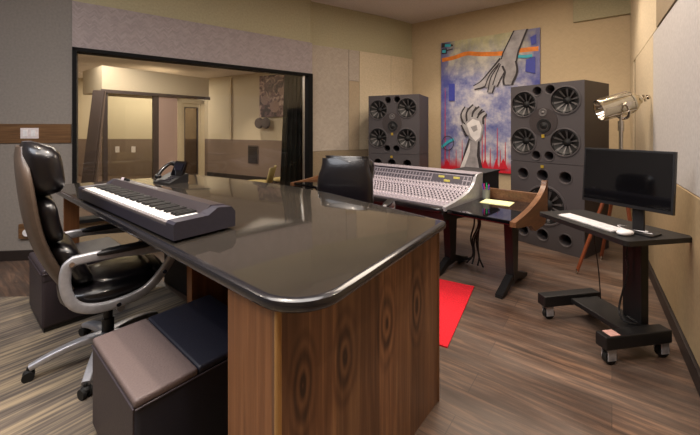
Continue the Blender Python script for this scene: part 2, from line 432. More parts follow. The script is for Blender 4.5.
# window: black frame, silver jamb, pane
def window():
    a = math.atan2(WW1[1]-WW0[1], WW1[0]-WW0[0]); L = WLEN
    bm = B(); fr = .04
    box(bm, 0, L, -.06, .14, WT-fr, WT); box(bm, 0, L, -.06, .14, WB, WB+fr)
    box(bm, 0, fr, -.06, .14, WB, WT); box(bm, L-.08, L, -.06, .14, WB, WT)
    w = struct(fin('window_1', bm, M['frame'], loc=(WW0[0], WW0[1], 0), rotz=a))
    bm = B(); box(bm, L-.15, L-.13, -.02, .02, WB+fr, WT-fr); fin('window_frame', bm, M['alu'], w)
    bm = B(); box(bm, fr, L-.15, -.004, .004, WB+fr, WT-fr); fin('pane', bm, M['glass'], w)
window()
# ------------------------------------------------------------------ the live room beyond the glass
slab('floor_live_room', [(-8.6, 4.0), (-3.2, 4.0), (-.75, 5.9), (-.7, 8.7), (-4.2, 10.7), (-8.6, 10.7)], -.06, 0, M['floor2'])
slab('ceiling_live_room', [(-8.6, 4.0), (-3.2, 4.0), (-.75, 5.9), (-.7, 8.7), (-4.2, 10.7), (-8.6, 10.7)], 2.96, 3.04, M['ceiling'])
Q0, Q1, Q2 = (-8.5, 10.5), (-4.32, 10.5), (-.8, 8.5)
wall('wall_live_back', Q0, Q1, 0, 2.96, M['plaster2']); wall('wall_live_right', Q1, Q2, 0, 2.96, M['plaster2'])
wall('wall_live_left', (-8.5, 4.0), Q0, 0, 2.96, M['plaster2']); wall('wall_live_near', (-3.3, 4.03), (-8.5, 4.03), 0, 2.96, M['plaster2'])
wall('wall_live_end', Q2, (-.72, 5.95), 0, 2.96, M['plaster2'])
panel(Q0, Q1, 0, 4.2, 0, 1.12, M['wains2'], .02); panel(Q1, Q2, 0, 4.0, .1, 1.12, M['wains2'], .02)
panel(Q1, Q2, .95, 1.05, 1.12, 2.9, M['cream'], .05)
baseb('baseboard_live_right', Q1, Q2, .04, .12)
# dropped box (bulkhead) over the booth
def bulkhead():
    a = Vector((-5.03, 7.0, 0)); b = Vector((-3.62, 8.85, 0)); d = (b-a); L = d.length; an = math.atan2(d.y, d.x)
    bm = B(); box(bm, 0, L, 0, 1.2, 2.2, 2.72); o = struct(fin('trim_bulkhead', bm, M['plaster2'], loc=a, rotz=an))
    bm = B(); box(bm, -.02, L+.02, -.03, 0, 2.17, 2.24); fin('edge_strip', bm, M['dark2'], o)
    # booth front under it: leaning dark posts, mullion, pink panel, door
    w = bpy.data.objects.new('window_2', None); COL.objects.link(w); w.location = a; w.rotation_euler = (0, 0, an); struct(w)
    bm = B(); box(bm, .02, .10, 0, .06, 0, 2.17); box(bm, .98, 1.1, 0, .06, 0, 2.17); box(bm, .02, 1.1, 0, .06, 0, .10); fin('window_frame', bm, M['dark2'], w)
    bm = B(); box(bm, .10, .98, .02, .03, .10, 2.17); fin('pane', bm, M['glass2'], w)
    bm = B(); box(bm, 1.1, 1.52, 0, .08, 0, 2.17); struct(fin('trim_booth_panel', bm, M['pink2'], loc=a, rotz=an))
    dr = bpy.data.objects.new('door_1', None); COL.objects.link(dr); dr.location = a; dr.rotation_euler = (0, 0, an); struct(dr)
    bm = B(); box(bm, 1.52, 1.62, -.02, .08, 0, 2.15); box(bm, 2.1, 2.2, -.02, .08, 0, 2.15); box(bm, 1.52, 2.2, -.02, .08, 2.05, 2.15); fin('door_frame', bm, M['door2'], dr)
    bm = B(); box(bm, 1.62, 2.1, 0, .05, .05, .3); box(bm, 1.62, 1.7, 0, .05, .3, 2.05); box(bm, 2.02, 2.1, 0, .05, .3, 2.05); box(bm, 1.7, 2.02, 0, .05, 1.95, 2.05); fin('door_leaf', bm, M['door2'], dr)
    bm = B(); box(bm, 1.7, 2.02, .02, .03, .3, 1.95); fin('pane', bm, M['mirror2'], dr)
    bm = B(); box(bm, 1.685, 1.705, -.01, .05, .3, 1.95); box(bm, 2.015, 2.035, -.01, .05, .3, 1.95); box(bm, 1.685, 2.035, -.01, .05, 1.94, 1.96); box(bm, 1.685, 2.035, -.01, .05, .29, .31); fin('glass_bead', bm, M['dark2'], dr)
bulkhead()
for i, (xa, xb) in enumerate(((85, 99), (93, 103))):
    bm = B(); p = at(xa, 170, d=6.6+.2*i); q = at(xb, 92, d=6.9+.1*i)
    sweep(bm, [(p.x, p.y, .0), (q.x, q.y, 2.2)], rrect(.22 if i == 0 else .1, .05, .01), up=(0, 1, 0))
    tag(fin('acoustic_board', bm, M['dark2'] if i == 0 else M['wains2']), ['wide dark board leaning beside the booth beyond the glass', 'narrow taupe board leaning beside the wide dark board'][i], 'board')

# ------------------------------------------------------------------ wall fittings
def on_wall(a, b, s, z, off=0):
    p0 = Vector(a+(0,)); p1 = Vector(b+(0,)); d = (p1-p0).normalized(); nrm = Vector((d.y, -d.x, 0))
    q = p0+d*s+nrm*off; return (q.x, q.y, z), math.atan2(d.y, d.x)
def wall_s(a, b, px):
    """distance along a wall where photo column px meets it"""
    k = (px-350)/F_PX; dx, dy = b[0]-a[0], b[1]-a[1]; L = math.hypot(dx, dy)
    return (k*a[1]-a[0])/(dx-k*dy)*L
p, rz = on_wall(WL0, WL1, wall_s(WL0, WL1, 31), EYE-.058, .015)
t = thing('light_switch', 'white double light switch plate on the brown wood strip', 'switch', p, rz)
bm = B(); box(bm, -.09, .09, -.008, 0, -.058, .058); fin('plate', bm, M['plate'], t, bevel=.003)
for s in (-.04, .04):
    bm = B(); box(bm, s-.022, s+.022, -.014, -.006, -.035, .035); fin('rocker', bm, M['white'], t, bevel=.002)
p, rz = on_wall(WL0, WL1, wall_s(WL0, WL1, 28), .32, 0)
t = thing('wall_outlet', 'brown wood box with white round socket low on the grey wall', 'outlet', p, rz)
bm = B(); box(bm, -.075, .075, -.03, 0, -.08, .08); fin('back_box', bm, M['strip'], t, bevel=.004)
bm = B(); cyl(bm, (.02, -.03, -.01), (.02, -.05, -.01), .04); fin('socket', bm, M['white'], t, smooth=True)
for px in (118, 134):
    p, rz = on_wall(Q0, Q1, wall_s(Q0, Q1, px), .8, .02)
    bm = B(); box(bm, -.06, .06, -.012, 0, -.09, .09)
    tag(fin('outlet_plate', bm, M['plate'], loc=p, rotz=rz, bevel=.003), 'white wall plate on booth wainscot, %s one of the pair' % ('left' if px == 118 else 'right'), 'outlet', 'wall plates beyond the glass')
# photograph on the far wall beyond the glass
def pic_mat():
    t = NT('drummer_photo'); nz = t.add('ShaderNodeTexNoise', {'Vector': t.coords((1, 1, 1)), 'Scale': 4.5, 'Detail': 5.0, 'Distortion': 1.5})
    t.link(t.ramp(nz.outputs[0], [(.38, (54, 38, 44)), (.5, (112, 84, 88)), (.62, (196, 170, 160))]), t.b.inputs['Base Color']); t.b.inputs['Roughness'].default_value = .5; return t.m
s0, s1 = wall_s(Q1, Q2, 261), wall_s(Q1, Q2, 289)
p, rz = on_wall(Q1, Q2, (s0+s1)/2, 2.25, .03)
dd = p[1]; ztop = EYE+(128-75)/F_PX*dd; zbot = EYE+(128-117)/F_PX*dd
t = thing('wall_picture', 'large mauve picture hanging beyond the glass near curtain', 'picture', (p[0], p[1], (ztop+zbot)/2), rz)
hw, hh = (s1-s0)/2, (ztop-zbot)/2
bm = B(); box(bm, -hw, hw, -.03, 0, -hh, hh); fin('print', bm, pic_mat(), t)
bm = B()
for (cx, cz, r) in ((-.3, -.1, .13), (.05, -.28, .16), (.3, .1, .1)): cyl(bm, (cx*hw*2, -.03, cz), (cx*hw*2, -.034, cz), r, n=24)
fin('drum_shape', bm, plain('pale_drum', (150, 122, 116), .6), t)
p, rz = on_wall(Q1, Q2, wall_s(Q1, Q2, 267), 1.5, .1)
t = thing('wall_fixture', 'round dark metal fixture below the mauve picture', 'fixture', (p[0], p[1], EYE+.13), rz)
bm = B(); cyl(bm, (0, .1, 0), (0, -.04, 0), .05); fin('bracket', bm, M['dark2'], t)
for s in (-.12, .12):
    bm = B(); lathe(bm, [(0, -.06), (.10, -.04), (.15, 0), (.13, .05), (0, .06)], (s, -.06, 0), (0, -1, 0)); fin('dish', bm, M['dark2'], t, smooth=True)
p, rz = on_wall(Q1, Q2, wall_s(Q1, Q2, 254), .72, .02)
t = thing('air_vent', 'dark louvred vent in the wainscot beyond the glass', 'vent', p, rz)
bm = B(); box(bm, -.19, .19, -.02, 0, -.25, .25); fin('frame', bm, M['dark2'], t)
bm = B()
for k in range(9): box(bm, -.16, .16, -.035, -.015, -.22+k*.05, -.19+k*.05)
fin('louvre', bm, M['black'], t)
# curtain behind the glass, right side
def curtain():
    c = Vector((-.86, 6.07, 0)); bm = B(); a = math.radians(37.8); pts = []
    N = 60
    for k in range(N+1):
        u = k/N; pts.append((u, math.sin(u*PI*9)))
    rows = []
    for z in (0.02, .6, 1.2, 1.8, 2.5):
        spread = .46-.12*(z/2.5); row = []
        for u, w in pts:
            lx = (u-1)*spread+.03; ly = w*.035
            row.append(bm.verts.new((c.x+lx*math.cos(a)-ly*math.sin(a), c.y+lx*math.sin(a)+ly*math.cos(a), z)))
        rows.append(row)
    for r0, r1 in zip(rows, rows[1:]):
        for k in range(N): bm.faces.new((r0[k], r0[k+1], r1[k+1], r1[k]))
    o = fin('curtain', bm, M['curtain'], smooth=True)
    m = o.modifiers.new('s', 'SOLIDIFY'); m.thickness = .006
    tag(o, 'dark green floor-length curtain at the right end of the studio window', 'curtain')
curtain()
# two pale yellow chairs beyond the glass
def yellow_chair(loc, rz, label):
    t = thing('lounge_chair', label, 'chair', loc, rz, 'pale yellow chairs beyond the glass')
    bm = B(); cushion(bm, (0, 0, .45), (.27, .25, .035), 2.6); fin('seat', bm, M['yseat'], t, smooth=True)
    bm = B()
    prof = [(-.24, .46), (-.27, .60), (-.31, .74)]
    rows = [[bm.verts.new((math.sin(u)*.27, y-.06+.10*(1-math.cos(u)), z)) for u in [(-1.1+2.2*k/12) for k in range(13)]] for y, z in prof]
    for a, b in zip(rows, rows[1:]):
        for k in range(12): bm.faces.new((a[k], a[k+1], b[k+1], b[k]))
    o = fin('backrest', bm, M['yseat'], t, smooth=True); m = o.modifiers.new('s', 'SOLIDIFY'); m.thickness = .02
    for sx in (-1, 1):
        for sy in (-1, 1):
            bm = B(); cyl(bm, (sx*.15, sy*.15, .43), (sx*.22, sy*.22, 0), .012, .008, 10); fin('leg', bm, M['dark2'], t)
q = at(262, 174, z=.45); yellow_chair((-1.72, 6.3, 0), 1.6, 'pale yellow shell chair beyond the glass, farther from the curtain')
yellow_chair((-1.25, 6.75, 0), 2.0, 'pale yellow shell chair beyond the glass, beside the dark green curtain')

# ------------------------------------------------------------------ painting
def painting():
    a, b = P3, PR
    s0, s1 = wall_s(a, b, 442), wall_s(a, b, 540.5); z0, z1 = .665, 3.095
    p, rz = on_wall(a, b, s0, 0, 0)
    t = thing('wall_painting', 'tall unframed canvas of two grey hands reaching, over red drips', 'painting', p, rz)
    w = s1-s0; TH = .045
    m = NT('painted_canvas'); tc = m.n.new('ShaderNodeTexCoord'); sp = m.add('ShaderNodeSeparateXYZ', {0: tc.outputs['Object']})
    n1 = m.add('ShaderNodeTexNoise', {'Vector': m.coords((1, 1, 1)), 'Scale': 3.2, 'Detail': 7.0, 'Roughness': .65})
    n2 = m.add('ShaderNodeTexNoise', {'Vector': m.coords((2.5, 1, 1), loc=(3, 0, 4)), 'Scale': 2.6, 'Detail': 6.0, 'Roughness': .7})
    n3 = m.add('ShaderNodeTexNoise', {'Vector': m.coords((1, 1, .6), loc=(8, 0, 1)), 'Scale': 9.0, 'Detail': 5.0})
    c = m.ramp(n1.outputs[0], [(.32, (82, 90, 150)), (.46, (140, 142, 176)), (.57, (188, 184, 192)), (.72, (228, 222, 220))])
    zf = m.math('MULTIPLY', m.math('SUBTRACT', sp.outputs[2], 2.35), 1.6)
    yl = m.math('MINIMUM', m.math('MAXIMUM', m.math('MULTIPLY', zf, n2.outputs[0]), 0.0), .6)
    c = m.mix(yl, c, lin((196, 188, 96)))
    ef = m.math('ADD', m.math('MULTIPLY', m.math('ABSOLUTE', m.math('SUBTRACT', sp.outputs[0], w/2)), 1.5), m.math('MULTIPLY', n3.outputs[0], .8))
    c = m.mix(m.math('MINIMUM', m.math('MAXIMUM', m.math('MULTIPLY', m.math('SUBTRACT', ef, 1.22), 2.2), 0.0), .75), c, lin((62, 68, 150)))
    rf = m.math('ADD', m.math('MULTIPLY', m.math('SUBTRACT', .86, sp.outputs[2]), 6.0), m.math('MULTIPLY', n3.outputs[0], 1.2))
    c = m.mix(m.math('MINIMUM', m.math('MAXIMUM', m.math('SUBTRACT', rf, .5), 0.0), 1.0), c, lin((205, 20, 44)))
    m.link(c, m.b.inputs['Base Color']); m.b.inputs['Roughness'].default_value = .6; m.bump(n3.outputs[0], .2)
    ink = plain('dark_outline', (52, 46, 50), .7); gry = plain('grey_skin', (158, 154, 156), .7, 0, .12, 8); wht = plain('white_highlight', (224, 220, 220), .7, 0, .05, 8)
    org = plain('orange_stroke', (226, 128, 40), .6, 0, .1, 10); tur = plain('turquoise_stroke', (58, 170, 190), .6); rd = plain('red_drip', (200, 20, 44), .6); blu = plain('blue_mark', (58, 66, 160), .6)
    bm = B(); box(bm, 0, w, -TH, 0, z0, z1)
    mats = [m.m, ink, gry, wht, org, tur, rd, blu]; lay = [0]
    def L(px, py):     # photo position -> canvas position
        s = wall_s(a, b, px)-s0; d = a[1]+(b[1]-a[1])*(s+s0)/LF; return (s, EYE+(HORIZON-py)/F_PX*d)
    def poly(pts, mat, raw=False):
        lay[0] += 1; y = -TH-.0006*lay[0]
        q = pts if raw else [L(*p) for p in pts]
        vs = [bm.verts.new((x, y, z)) for x, z in q]
        f = bm.faces.new(vs); f.material_index = mat
    def stroke(pts, wd, mat, wd1=None):
        q = [Vector((*L(*p), 0)) for p in pts]; q = catmull(q, 5) if len(q) > 2 else q
        wd1 = wd if wd1 is None else wd1; lay[0] += 1; y = -TH-.0006*lay[0]; prev = None
        for i, c_ in enumerate(q):
            tt = (q[min(i+1, len(q)-1)]-q[max(i-1, 0)]).normalized(); nn = Vector((-tt.y, tt.x, 0)); h = (wd+(wd1-wd)*i/(len(q)-1))/2
            A = c_+nn*h; C = c_-nn*h; A.x = min(max(A.x, 0), w); C.x = min(max(C.x, 0), w); A.y = min(A.y, z1); C.y = min(C.y, z1)
            cur = (bm.verts.new((A.x, y, A.y)), bm.verts.new((C.x, y, C.y)))
            if prev: bm.faces.new((prev[0], prev[1], cur[1], cur[0])).material_index = mat
            prev = cur
    stroke([(443, 60.5), (455, 58), (467, 54), (480, 54.5), (500, 54), (520, 51), (539, 49)], .075, 4)
    # red drips
    for px, top in ((446, 88), (450, 146), (457, 150), (463, 140), (469, 148), (483, 118), (486, 116), (491, 148), (498, 128), (501, 150), (506, 142)):
        stroke([(px, 168), (px+.1, top)], .022, 6, .006)
    for px, tw in ((448, 4), (486, 4), (497, 3), (504, 5), (472, 3)): poly([(px-tw, 169), (px, 158), (px+tw, 169)], 6)
    # marks
    stroke([(443, 46), (449, 45.8), (454, 46)], .09, 1, .03); stroke([(446, 46), (452, 46)], .05, 5); stroke([(443, 52), (448, 51.5)], .10, 1); stroke([(443.5, 52), (447, 51.8)], .06, 5); stroke([(448, 51), (454, 49.5)], .02, 1)
    stroke([(443, 147), (449, 142), (455, 139)], .05, 5)
    th = [2*PI*k/24 for k in range(25)]
    cc = L(449, 143)
    for k in range(24):
        A = [(cc[0]+.12*math.cos(th[j])*r, cc[1]+.14*math.sin(th[j])*r) for j, r in ((k, 1), (k+1, 1), (k+1, .9), (k, .9))]; poly(A, 1, True); lay[0] -= 1
    poly([(450, 84), (456, 84), (456, 101), (450, 101)], 7); poly([(527, 60), (536, 57), (536, 74), (526, 72)], 7); poly([(531, 38), (537, 35), (537, 44), (532, 46)], 7)
    stroke([(519, 57), (527, 57), (533, 56)], .05, 5)
    # upper hand: forearm enters from the top right, fingers droop to the lower left
    def fin2(pts, wd, wd1, mat=2):
        stroke(pts, wd*1.35, 1, wd1*1.7); stroke(pts, wd, mat, wd1)
    poly([(514, 31.5), (529, 29.5), (520, 52), (518, 62), (509, 70), (500, 68), (503, 54)], 1)
    poly([(515.5, 31.5), (527, 29.8), (518.5, 51), (516.5, 61), (508.5, 69), (501, 66), (504.5, 54)], 2)
    fin2([(506, 63), (494, 75), (484, 84), (475, 88)], .19, .05)
    fin2([(504, 67), (494, 77), (488, 88)], .15, .06); fin2([(503, 68), (495, 79), (491, 93)], .12, .06); fin2([(505, 66), (500, 76), (496, 86)], .11, .06)
    fin2([(510, 64), (512, 72), (509.5, 80), (509, 85)], .19, .10)
    # lower hand: forearm rises from the bottom, palm open
    poly([(461, 169), (484, 169), (481, 155), (481, 142), (478, 138), (470, 138), (466, 150)], 1)
    poly([(463.5, 168.5), (480.5, 168.5), (478, 155), (479, 142), (471, 140), (468.5, 150)], 2)
    poly([(461, 168.5), (465, 168.5), (471, 152), (471.5, 142), (469, 148)], 3)
    for pts, w0, w1 in (([(468, 122), (465, 115), (468, 107.5)], .13, .07), ([(472, 121), (471, 113), (476, 106)], .14, .08),
                        ([(477, 121), (477, 114), (482, 108)], .13, .08), ([(481, 124), (482, 117), (487, 112.5)], .12, .07), ([(471, 134), (467, 128), (464, 124)], .13, .07)):
        stroke(pts, w0*1.3, 1, w1*1.3); stroke(pts, w0*.75, 2, w1*.6)
    poly([(466.5, 123), (473, 117), (481, 119), (485, 127), (483, 138), (478, 143), (471, 139)], 2)
    poly([(468, 124), (474, 119), (480.5, 121), (483, 127), (481.5, 137), (477, 141), (472, 136)], 3)
    poly([(472, 127), (478, 125), (479, 130), (475, 132)], 2)
    fin('canvas', bm, mats, t)
painting()

# ------------------------------------------------------------------ loudspeaker stacks
def baffle(bm, w, h, holes, y, mat=0, z0=0):
    """front panel with round holes; holes (x,z,r)"""
    es = []
    def loop(pts):
        vs = [bm.verts.new((x, y, z)) for x, z in pts]
        return [bm.edges.new((vs[i], vs[(i+1) % len(vs)])) for i in range(len(vs))]
    es += loop([(0, z0), (w, z0), (w, z0+h), (0, z0+h)])
    for cx, cz, r in holes: es += loop([(cx+r*math.cos(2*PI*k/32), cz+r*math.sin(2*PI*k/32)) for k in range(32)])
    r = bmesh.ops.triangle_fill(bm, edges=es, use_beauty=True, normal=(0, -1, 0))
    for f in r['geom']:
        if isinstance(f, bmesh.types.BMFace): f.material_index = mat
def cabinet(t, name, w, d, z0, z1, holes, label=None):
    bm = B(); baffle(bm, w, z1-z0, holes, 0, 0, z0)
    a = [(0, 0, z0), (w, 0, z0), (w, 0, z1), (0, 0, z1)]; b = [(x, d, z) for x, _, z in a]
    A = [bm.verts.new(p) for p in a]; Bv = [bm.verts.new(p) for p in b]
    for i in range(4): bm.faces.new((A[i], A[(i+1) % 4], Bv[(i+1) % 4], Bv[i])).material_index = 1
    bm.faces.new(Bv).material_index = 1
    bmesh.ops.remove_doubles(bm, verts=bm.verts, dist=1e-5)
    o = fin(name, bm, [M['spk'], M['spk_side']], t); return o
def port(t, x, z, r):
    bm = B(); lathe(bm, [(r*1.22, .0), (r*1.18, .006), (r*1.02, .004), (r*.98, 0), (r*.9, -.10), (r*.88, -.16)], (x, 0, z), (0, -1, 0), 28)
    cyl(bm, (x, .155, z), (x, .165, z), r*.9, n=24, mat=1); fin('port', bm, [M['spk'], M['void']], t, smooth=True)
def woofer(t, x, z, r, blades=10):
    bm = B(); lathe(bm, [(r*1.08, 0), (r*1.07, .008), (r*.99, .010), (r*.96, 0)], (x, 0, z), (0, -1, 0), 32); w = fin('driver_rim', bm, M['spk'], t, smooth=True)
    bm = B(); lathe(bm, [(r*.97, 0), (r*.93, -.012), (r*.86, -.010), (r*.30, -.075), (r*.28, -.06), (r*.15, -.045), (0, -.042)], (x, 0, z), (0, -1, 0), 32)
    fin('cone', bm, M['cone'], w, smooth=True)
    bm = B()
    for k in range(blades):
        a = 2*PI*k/blades+.2
        e = Vector((math.cos(a), 0, math.sin(a))); s = Vector((-math.sin(a), 0, math.cos(a)))
        c = Vector((x, 0, z))
        p = [c+e*r*.30-s*.004, c+e*r*.90-s*r*.085, c+e*r*.90+s*r*.085, c+e*r*.30+s*.004]
        q = [Vector((v.x, .055 if i in (0, 3) else .008, v.z)) for i, v in enumerate(p)]
        vs = [bm.verts.new(v) for v in q]+[bm.verts.new(v+Vector((0, .006, 0))) for v in q]
        for idx in ((0, 1, 2, 3), (7, 6, 5, 4), (0, 4, 5, 1), (1, 5, 6, 2), (2, 6, 7, 3), (3, 7, 4, 0)): bm.faces.new([vs[i] for i in idx])
    fin('spoke', bm, M['rib'], w)['kind'] = 'stuff'
def hexplate(t, x, z, r):
    bm = B(); prism(bm, [(r*math.cos(2*PI*k/16), r*math.sin(2*PI*k/16)) for k in range(16)], 0, .006, M4=Matrix.Translation((x, 0, z)) @ Matrix.Rotation(PI/2, 4, 'X'))
    fin('driver_plate', bm, M['spk_side'], t, bevel=.002)
def speaker_top(loc, rz, label):
    w, d, h = .86, .66, .955
    t = thing('studio_monitor', label, 'loudspeaker', loc, rz, 'upper monitor cabinets')
    X = lambda u: u*w
    wf = [(X(.20), h*.755, .158), (X(.765), h*.775, .158), (X(.195), h*.27, .158), (X(.76), h*.265, .158)]
    pt = [(X(.395), h*.915, .053), (X(.575), h*.92, .053), (X(.38), h*.09, .053), (X(.56), h*.09, .053)]
    cabinet(t, 'cabinet', w, d, 0, h, [(a, b, r*.96) for a, b, r in wf]+[(a, b, r*.98) for a, b, r in pt])
    for a in wf: woofer(t, *a)
    for a in pt: port(t, *a)
    hexplate(t, X(.48), h*.52, .17)
    bm = B(); lathe(bm, [(.085, .006), (.08, .016), (.055, .014), (.05, .004), (.03, .012), (0, .018)], (X(.49), 0, h*.47), (0, -1, 0)); fin('midrange', bm, M['cone'], t, smooth=True)
    bm = B(); lathe(bm, [(.05, .006), (.045, .014), (.02, .010), (.015, .014), (0, .018)], (X(.48), 0, h*.635), (0, -1, 0)); fin('tweeter', bm, M['rib'], t, smooth=True)
    bm = B(); box(bm, X(.48)-.018, X(.48)+.018, -.008, 0, h*.315, h*.315+.04); fin('badge', bm, M['badge'], t, bevel=.002)
    return t
def speaker_low(loc, rz, label):
    w, d, h = .86, .66, 1.025
    t = thing('subwoofer_cabinet', label, 'loudspeaker', loc, rz, 'lower bass cabinets')
    X = lambda u: u*w
    pt = [(X(u), h*.855, .066) for u in (.19, .47, .77)]+[(X(u), h*.15, .066) for u in (.19, .47, .77)]
    wf = (X(.50), h*.50, .23)
    cabinet(t, 'cabinet', w, d, 0, h, [(a, b, r*.98) for a, b, r in pt]+[(wf[0], wf[1], wf[2]*.96)])
    for a in pt: port(t, *a)
    woofer(t, *wf, blades=12)
    bm = B(); box(bm, X(.47)-.018, X(.47)+.018, -.008, 0, h*.94, h*.94+.035); fin('badge', bm, M['badge'], t, bevel=.002)
    return t
RS = math.radians(-56); rx = Vector((math.cos(RS), math.sin(RS), 0)); rl = Vector((2.59, 3.81, 0))-rx*.86
LS = math.radians(-25); lx_ = Vector((math.cos(LS), math.sin(LS), 0)); ll = Vector((1.09, 5.42, 0))-lx_*.86
speaker_low((rl.x, rl.y, 0), RS, 'dark grey bass cabinet on the floor beside the lamp tripod')
speaker_top((rl.x, rl.y, 1.03), RS, 'dark grey four-woofer monitor on the cabinet right of the painting')
speaker_low((ll.x, ll.y, 0), LS, 'dark grey bass cabinet left of painting, behind the mixing console')
speaker_top((ll.x, ll.y, 1.03), LS, 'dark grey four-woofer monitor on the cabinet left of the painting')

# ------------------------------------------------------------------ big producer desk
C4, C3a, C3b = Vector((-2.572, 2.927)), Vector((-1.66, 3.62)), Vector((-1.40, 3.49))
CP = [(-.127, .887)]
def fillet(pts, rad):
    out = []; n_ = len(pts)
    for i, p in enumerate(pts):
        p = Vector(p); a = Vector(pts[i-1]); b = Vector(pts[(i+1) % n_]); r = rad[i]
        if r == 0: out.append(p); continue
        u = (a-p).normalized(); v = (b-p).normalized(); ang = u.angle(v); t_ = r/math.tan(ang/2)
        c = p+(u+v).normalized()*(r/math.sin(ang/2)); s = p+u*t_-c; e = p+v*t_-c
        a0 = math.atan2(s.y, s.x); a1 = math.atan2(e.y, e.x); dlt = (a1-a0+PI) % (2*PI)-PI
        for k in range(11): an = a0+dlt*k/10; out.append(c+Vector((math.cos(an), math.sin(an)))*r)
    return out
CTOP = .965
outline = fillet([(-.127, .887), (.508, 1.80), (-.169, 2.62), (-.513, 2.92), (-1.0, 3.25), (-1.42, 3.50), (-1.62, 3.62), (-2.572, 2.927)],
                 [.17, .03, 0, 0, 0, .2, .02, .02])
def desk():
    DZ = math.radians(-39.5)
    t = thing('producer_desk', 'big dark granite-topped walnut desk in the foreground', 'desk', (-.9, 2.1, 0), 0)
    o0 = Vector((-.9, 2.1))
    bm = B(); N = len(outline); cen = sum(outline, Vector((0, 0)))/N
    def off(k, dlt):
        a, p, b = outline[k-1], outline[k], outline[(k+1) % N]; e = (b-a).normalized(); return p+Vector((-e.y, e.x))*dlt
    prof = [(.024, CTOP), (.012, CTOP-.001), (.004, CTOP-.006), (0, CTOP-.018), (.003, CTOP-.032), (.014, CTOP-.042)]
    rows = [[bm.verts.new((*(off(k, dl)-o0), z)) for k in range(N)] for dl, z in prof]
    for j, (r0, r1) in enumerate(zip(rows, rows[1:])):
        for k in range(N): bm.faces.new((r0[k], r0[(k+1) % N], r1[(k+1) % N], r1[k])).material_index = 1
    bm.faces.new(rows[0]); bm.faces.new(rows[-1][::-1]).material_index = 1
    fin('countertop', bm, [M['counter'], M['rim']], t, smooth=True)
    # end cabinet: walnut right face and left end face meeting at a pale corner bead
    A = Vector((-.214, 1.0)); Bq = Vector((.479, 1.847)); D = Vector((-.412, 1.165)); Z1 = CTOP-.043
    def face(name, p, q, th, mat, z0=.0, z1=Z1, inset=1):
        d = (q-p); L = d.length; an = math.atan2(d.y, d.x)
        bm = B(); box(bm, 0, L, 0, th, z0, z1)
        o = fin(name, bm, mat, t); o.location = (p.x-o0.x, p.y-o0.y, 0); o.rotation_euler = (0, 0, an); return o
    face('side_panel', A, Bq, .02, M['walnut_face'], .0)
    face('end_panel', D, A, .02, M['walnut_end'], .0)
    bm = B(); cyl(bm, (A.x-o0.x+.004, A.y-o0.y+.008, 0), (A.x-o0.x+.004, A.y-o0.y+.008, Z1), .011, n=12); fin('corner_bead', bm, wood('pale_edge', (150, 110, 60), (178, 134, 78), (196, 152, 94), grain=(60, 60, 2)), t)
    # inner panel parallel to side, back panel
    u = (Bq-A).normalized()
    E = D+u*.98; face('inner_panel', E, D, .02, M['walnut_end'])
    face('back_panel', Bq, E, .02, M['walnut_face'])
    # modesty panel down the middle and far supports
    m0, m1 = Vector((-.10, 1.92)), Vector((-1.75, 3.25))
    face('modesty_panel', m1, m0, .02, M['black'])
    f0 = Vector((-2.47, 2.98)); f1 = Vector((-2.40, 3.06)); face('far_support', f0, f1, .03, M['walnut_end'])
    g0 = Vector((-1.04, 2.2)); face('inner_support', g0, g0+Vector((.05, -.04)), .3, M['walnut_end'])
desk()

# stage piano
def piano():
    rz = math.radians(-39.2); L, Dp = 1.43, .29
    t = thing('digital_piano', 'dark stage piano lying on the granite desktop', 'piano', (-1.845, 2.345, CTOP), rz)
    bm = B()
    # end blocks + side profile with feet
    prof = [(0, .012), (0, .078), (.01, .088), (.155, .090), (.20, .118), (.27, .110), (Dp, .085), (Dp, .012)]
    prism(bm, prof, 0, .075, M4=PROFX); fin('end_block', bm, M['piano'], t, bevel=.004)
    bm = B(); prism(bm, prof, L-.075, L, M4=PROFX); fin('end_block', bm, M['piano'], t, bevel=.004)
    bm = B(); prism(bm, [(0, .012), (0, .062), (.01, .068), (.16, .068), (.16, .085), (.20, .118), (.27, .110), (Dp, .085), (Dp, .012)], .075, L-.075, M4=PROFX)
    fin('body', bm, M['piano'], t)
    bm = B(); prism(bm, [(.16, .0855), (.20, .1185), (.269, .111), (.269, .113), (.198, .1215), (.158, .088)], .06, L-.06, M4=PROFX); cp = fin('control_panel', bm, M['piano_top'], t)
    bm = B()
    for k in range(9):
        x = .35+k*.04; box(bm, x, x+.022, .222, .232, .117, .122)
    fin('button', bm, M['silver'], cp)['kind'] = 'stuff'
    for x in (.12, .17, .22):
        bm = B(); cyl(bm, (x, .225, .116), (x, .228, .134), .011, .010, 16); fin('knob', bm, M['knob_w'] if x < .15 else M['black'], cp, smooth=True)
    bm = B(); box(bm, .07, L-.07, .0, .014, .064, .078); fin('key_slip', bm, plain('slip_grey', (96, 90, 92), .4), t, bevel=.003)
    for x in (.05, L-.05):
        for y in (.04, Dp-.04):
            bm = B(); cyl(bm, (x, y, 0), (x, y, .014), .014, n=16); fin('foot', bm, M['rubber'], t)
    kw = (L-.15)/52; 
    bm = B(); box(bm, .0006, kw-.0006, .013, .158, .070, .0835); wk = bm
    me = None
    for k in range(52):
        if me is None: o = fin('white_key', wk, M['key_white'], t, bevel=.001, seg=1); me = o.data
        else: o = bpy.data.objects.new('white_key', me); COL.objects.link(o); o.parent = t
        o.location = (.075+k*kw, 0, 0)
    me = None
    for k in range(51):
        if (k % 7) in (1, 4): continue            # A B C D E F G: gaps after B and E
        if me is None:
            bm = B(); box(bm, -.0055, .0055, .062, .158, .082, .096)
            for v in bm.verts:
                if v.co.z > .09: v.co.x *= .8; v.co.y += .004 if v.co.y < .1 else 0
            o = fin('black_key', bm, M['black'], t); me = o.data
        else: o = bpy.data.objects.new('black_key', me); COL.objects.link(o); o.parent = t
        o.location = (.075+(k+1)*kw, 0, 0)
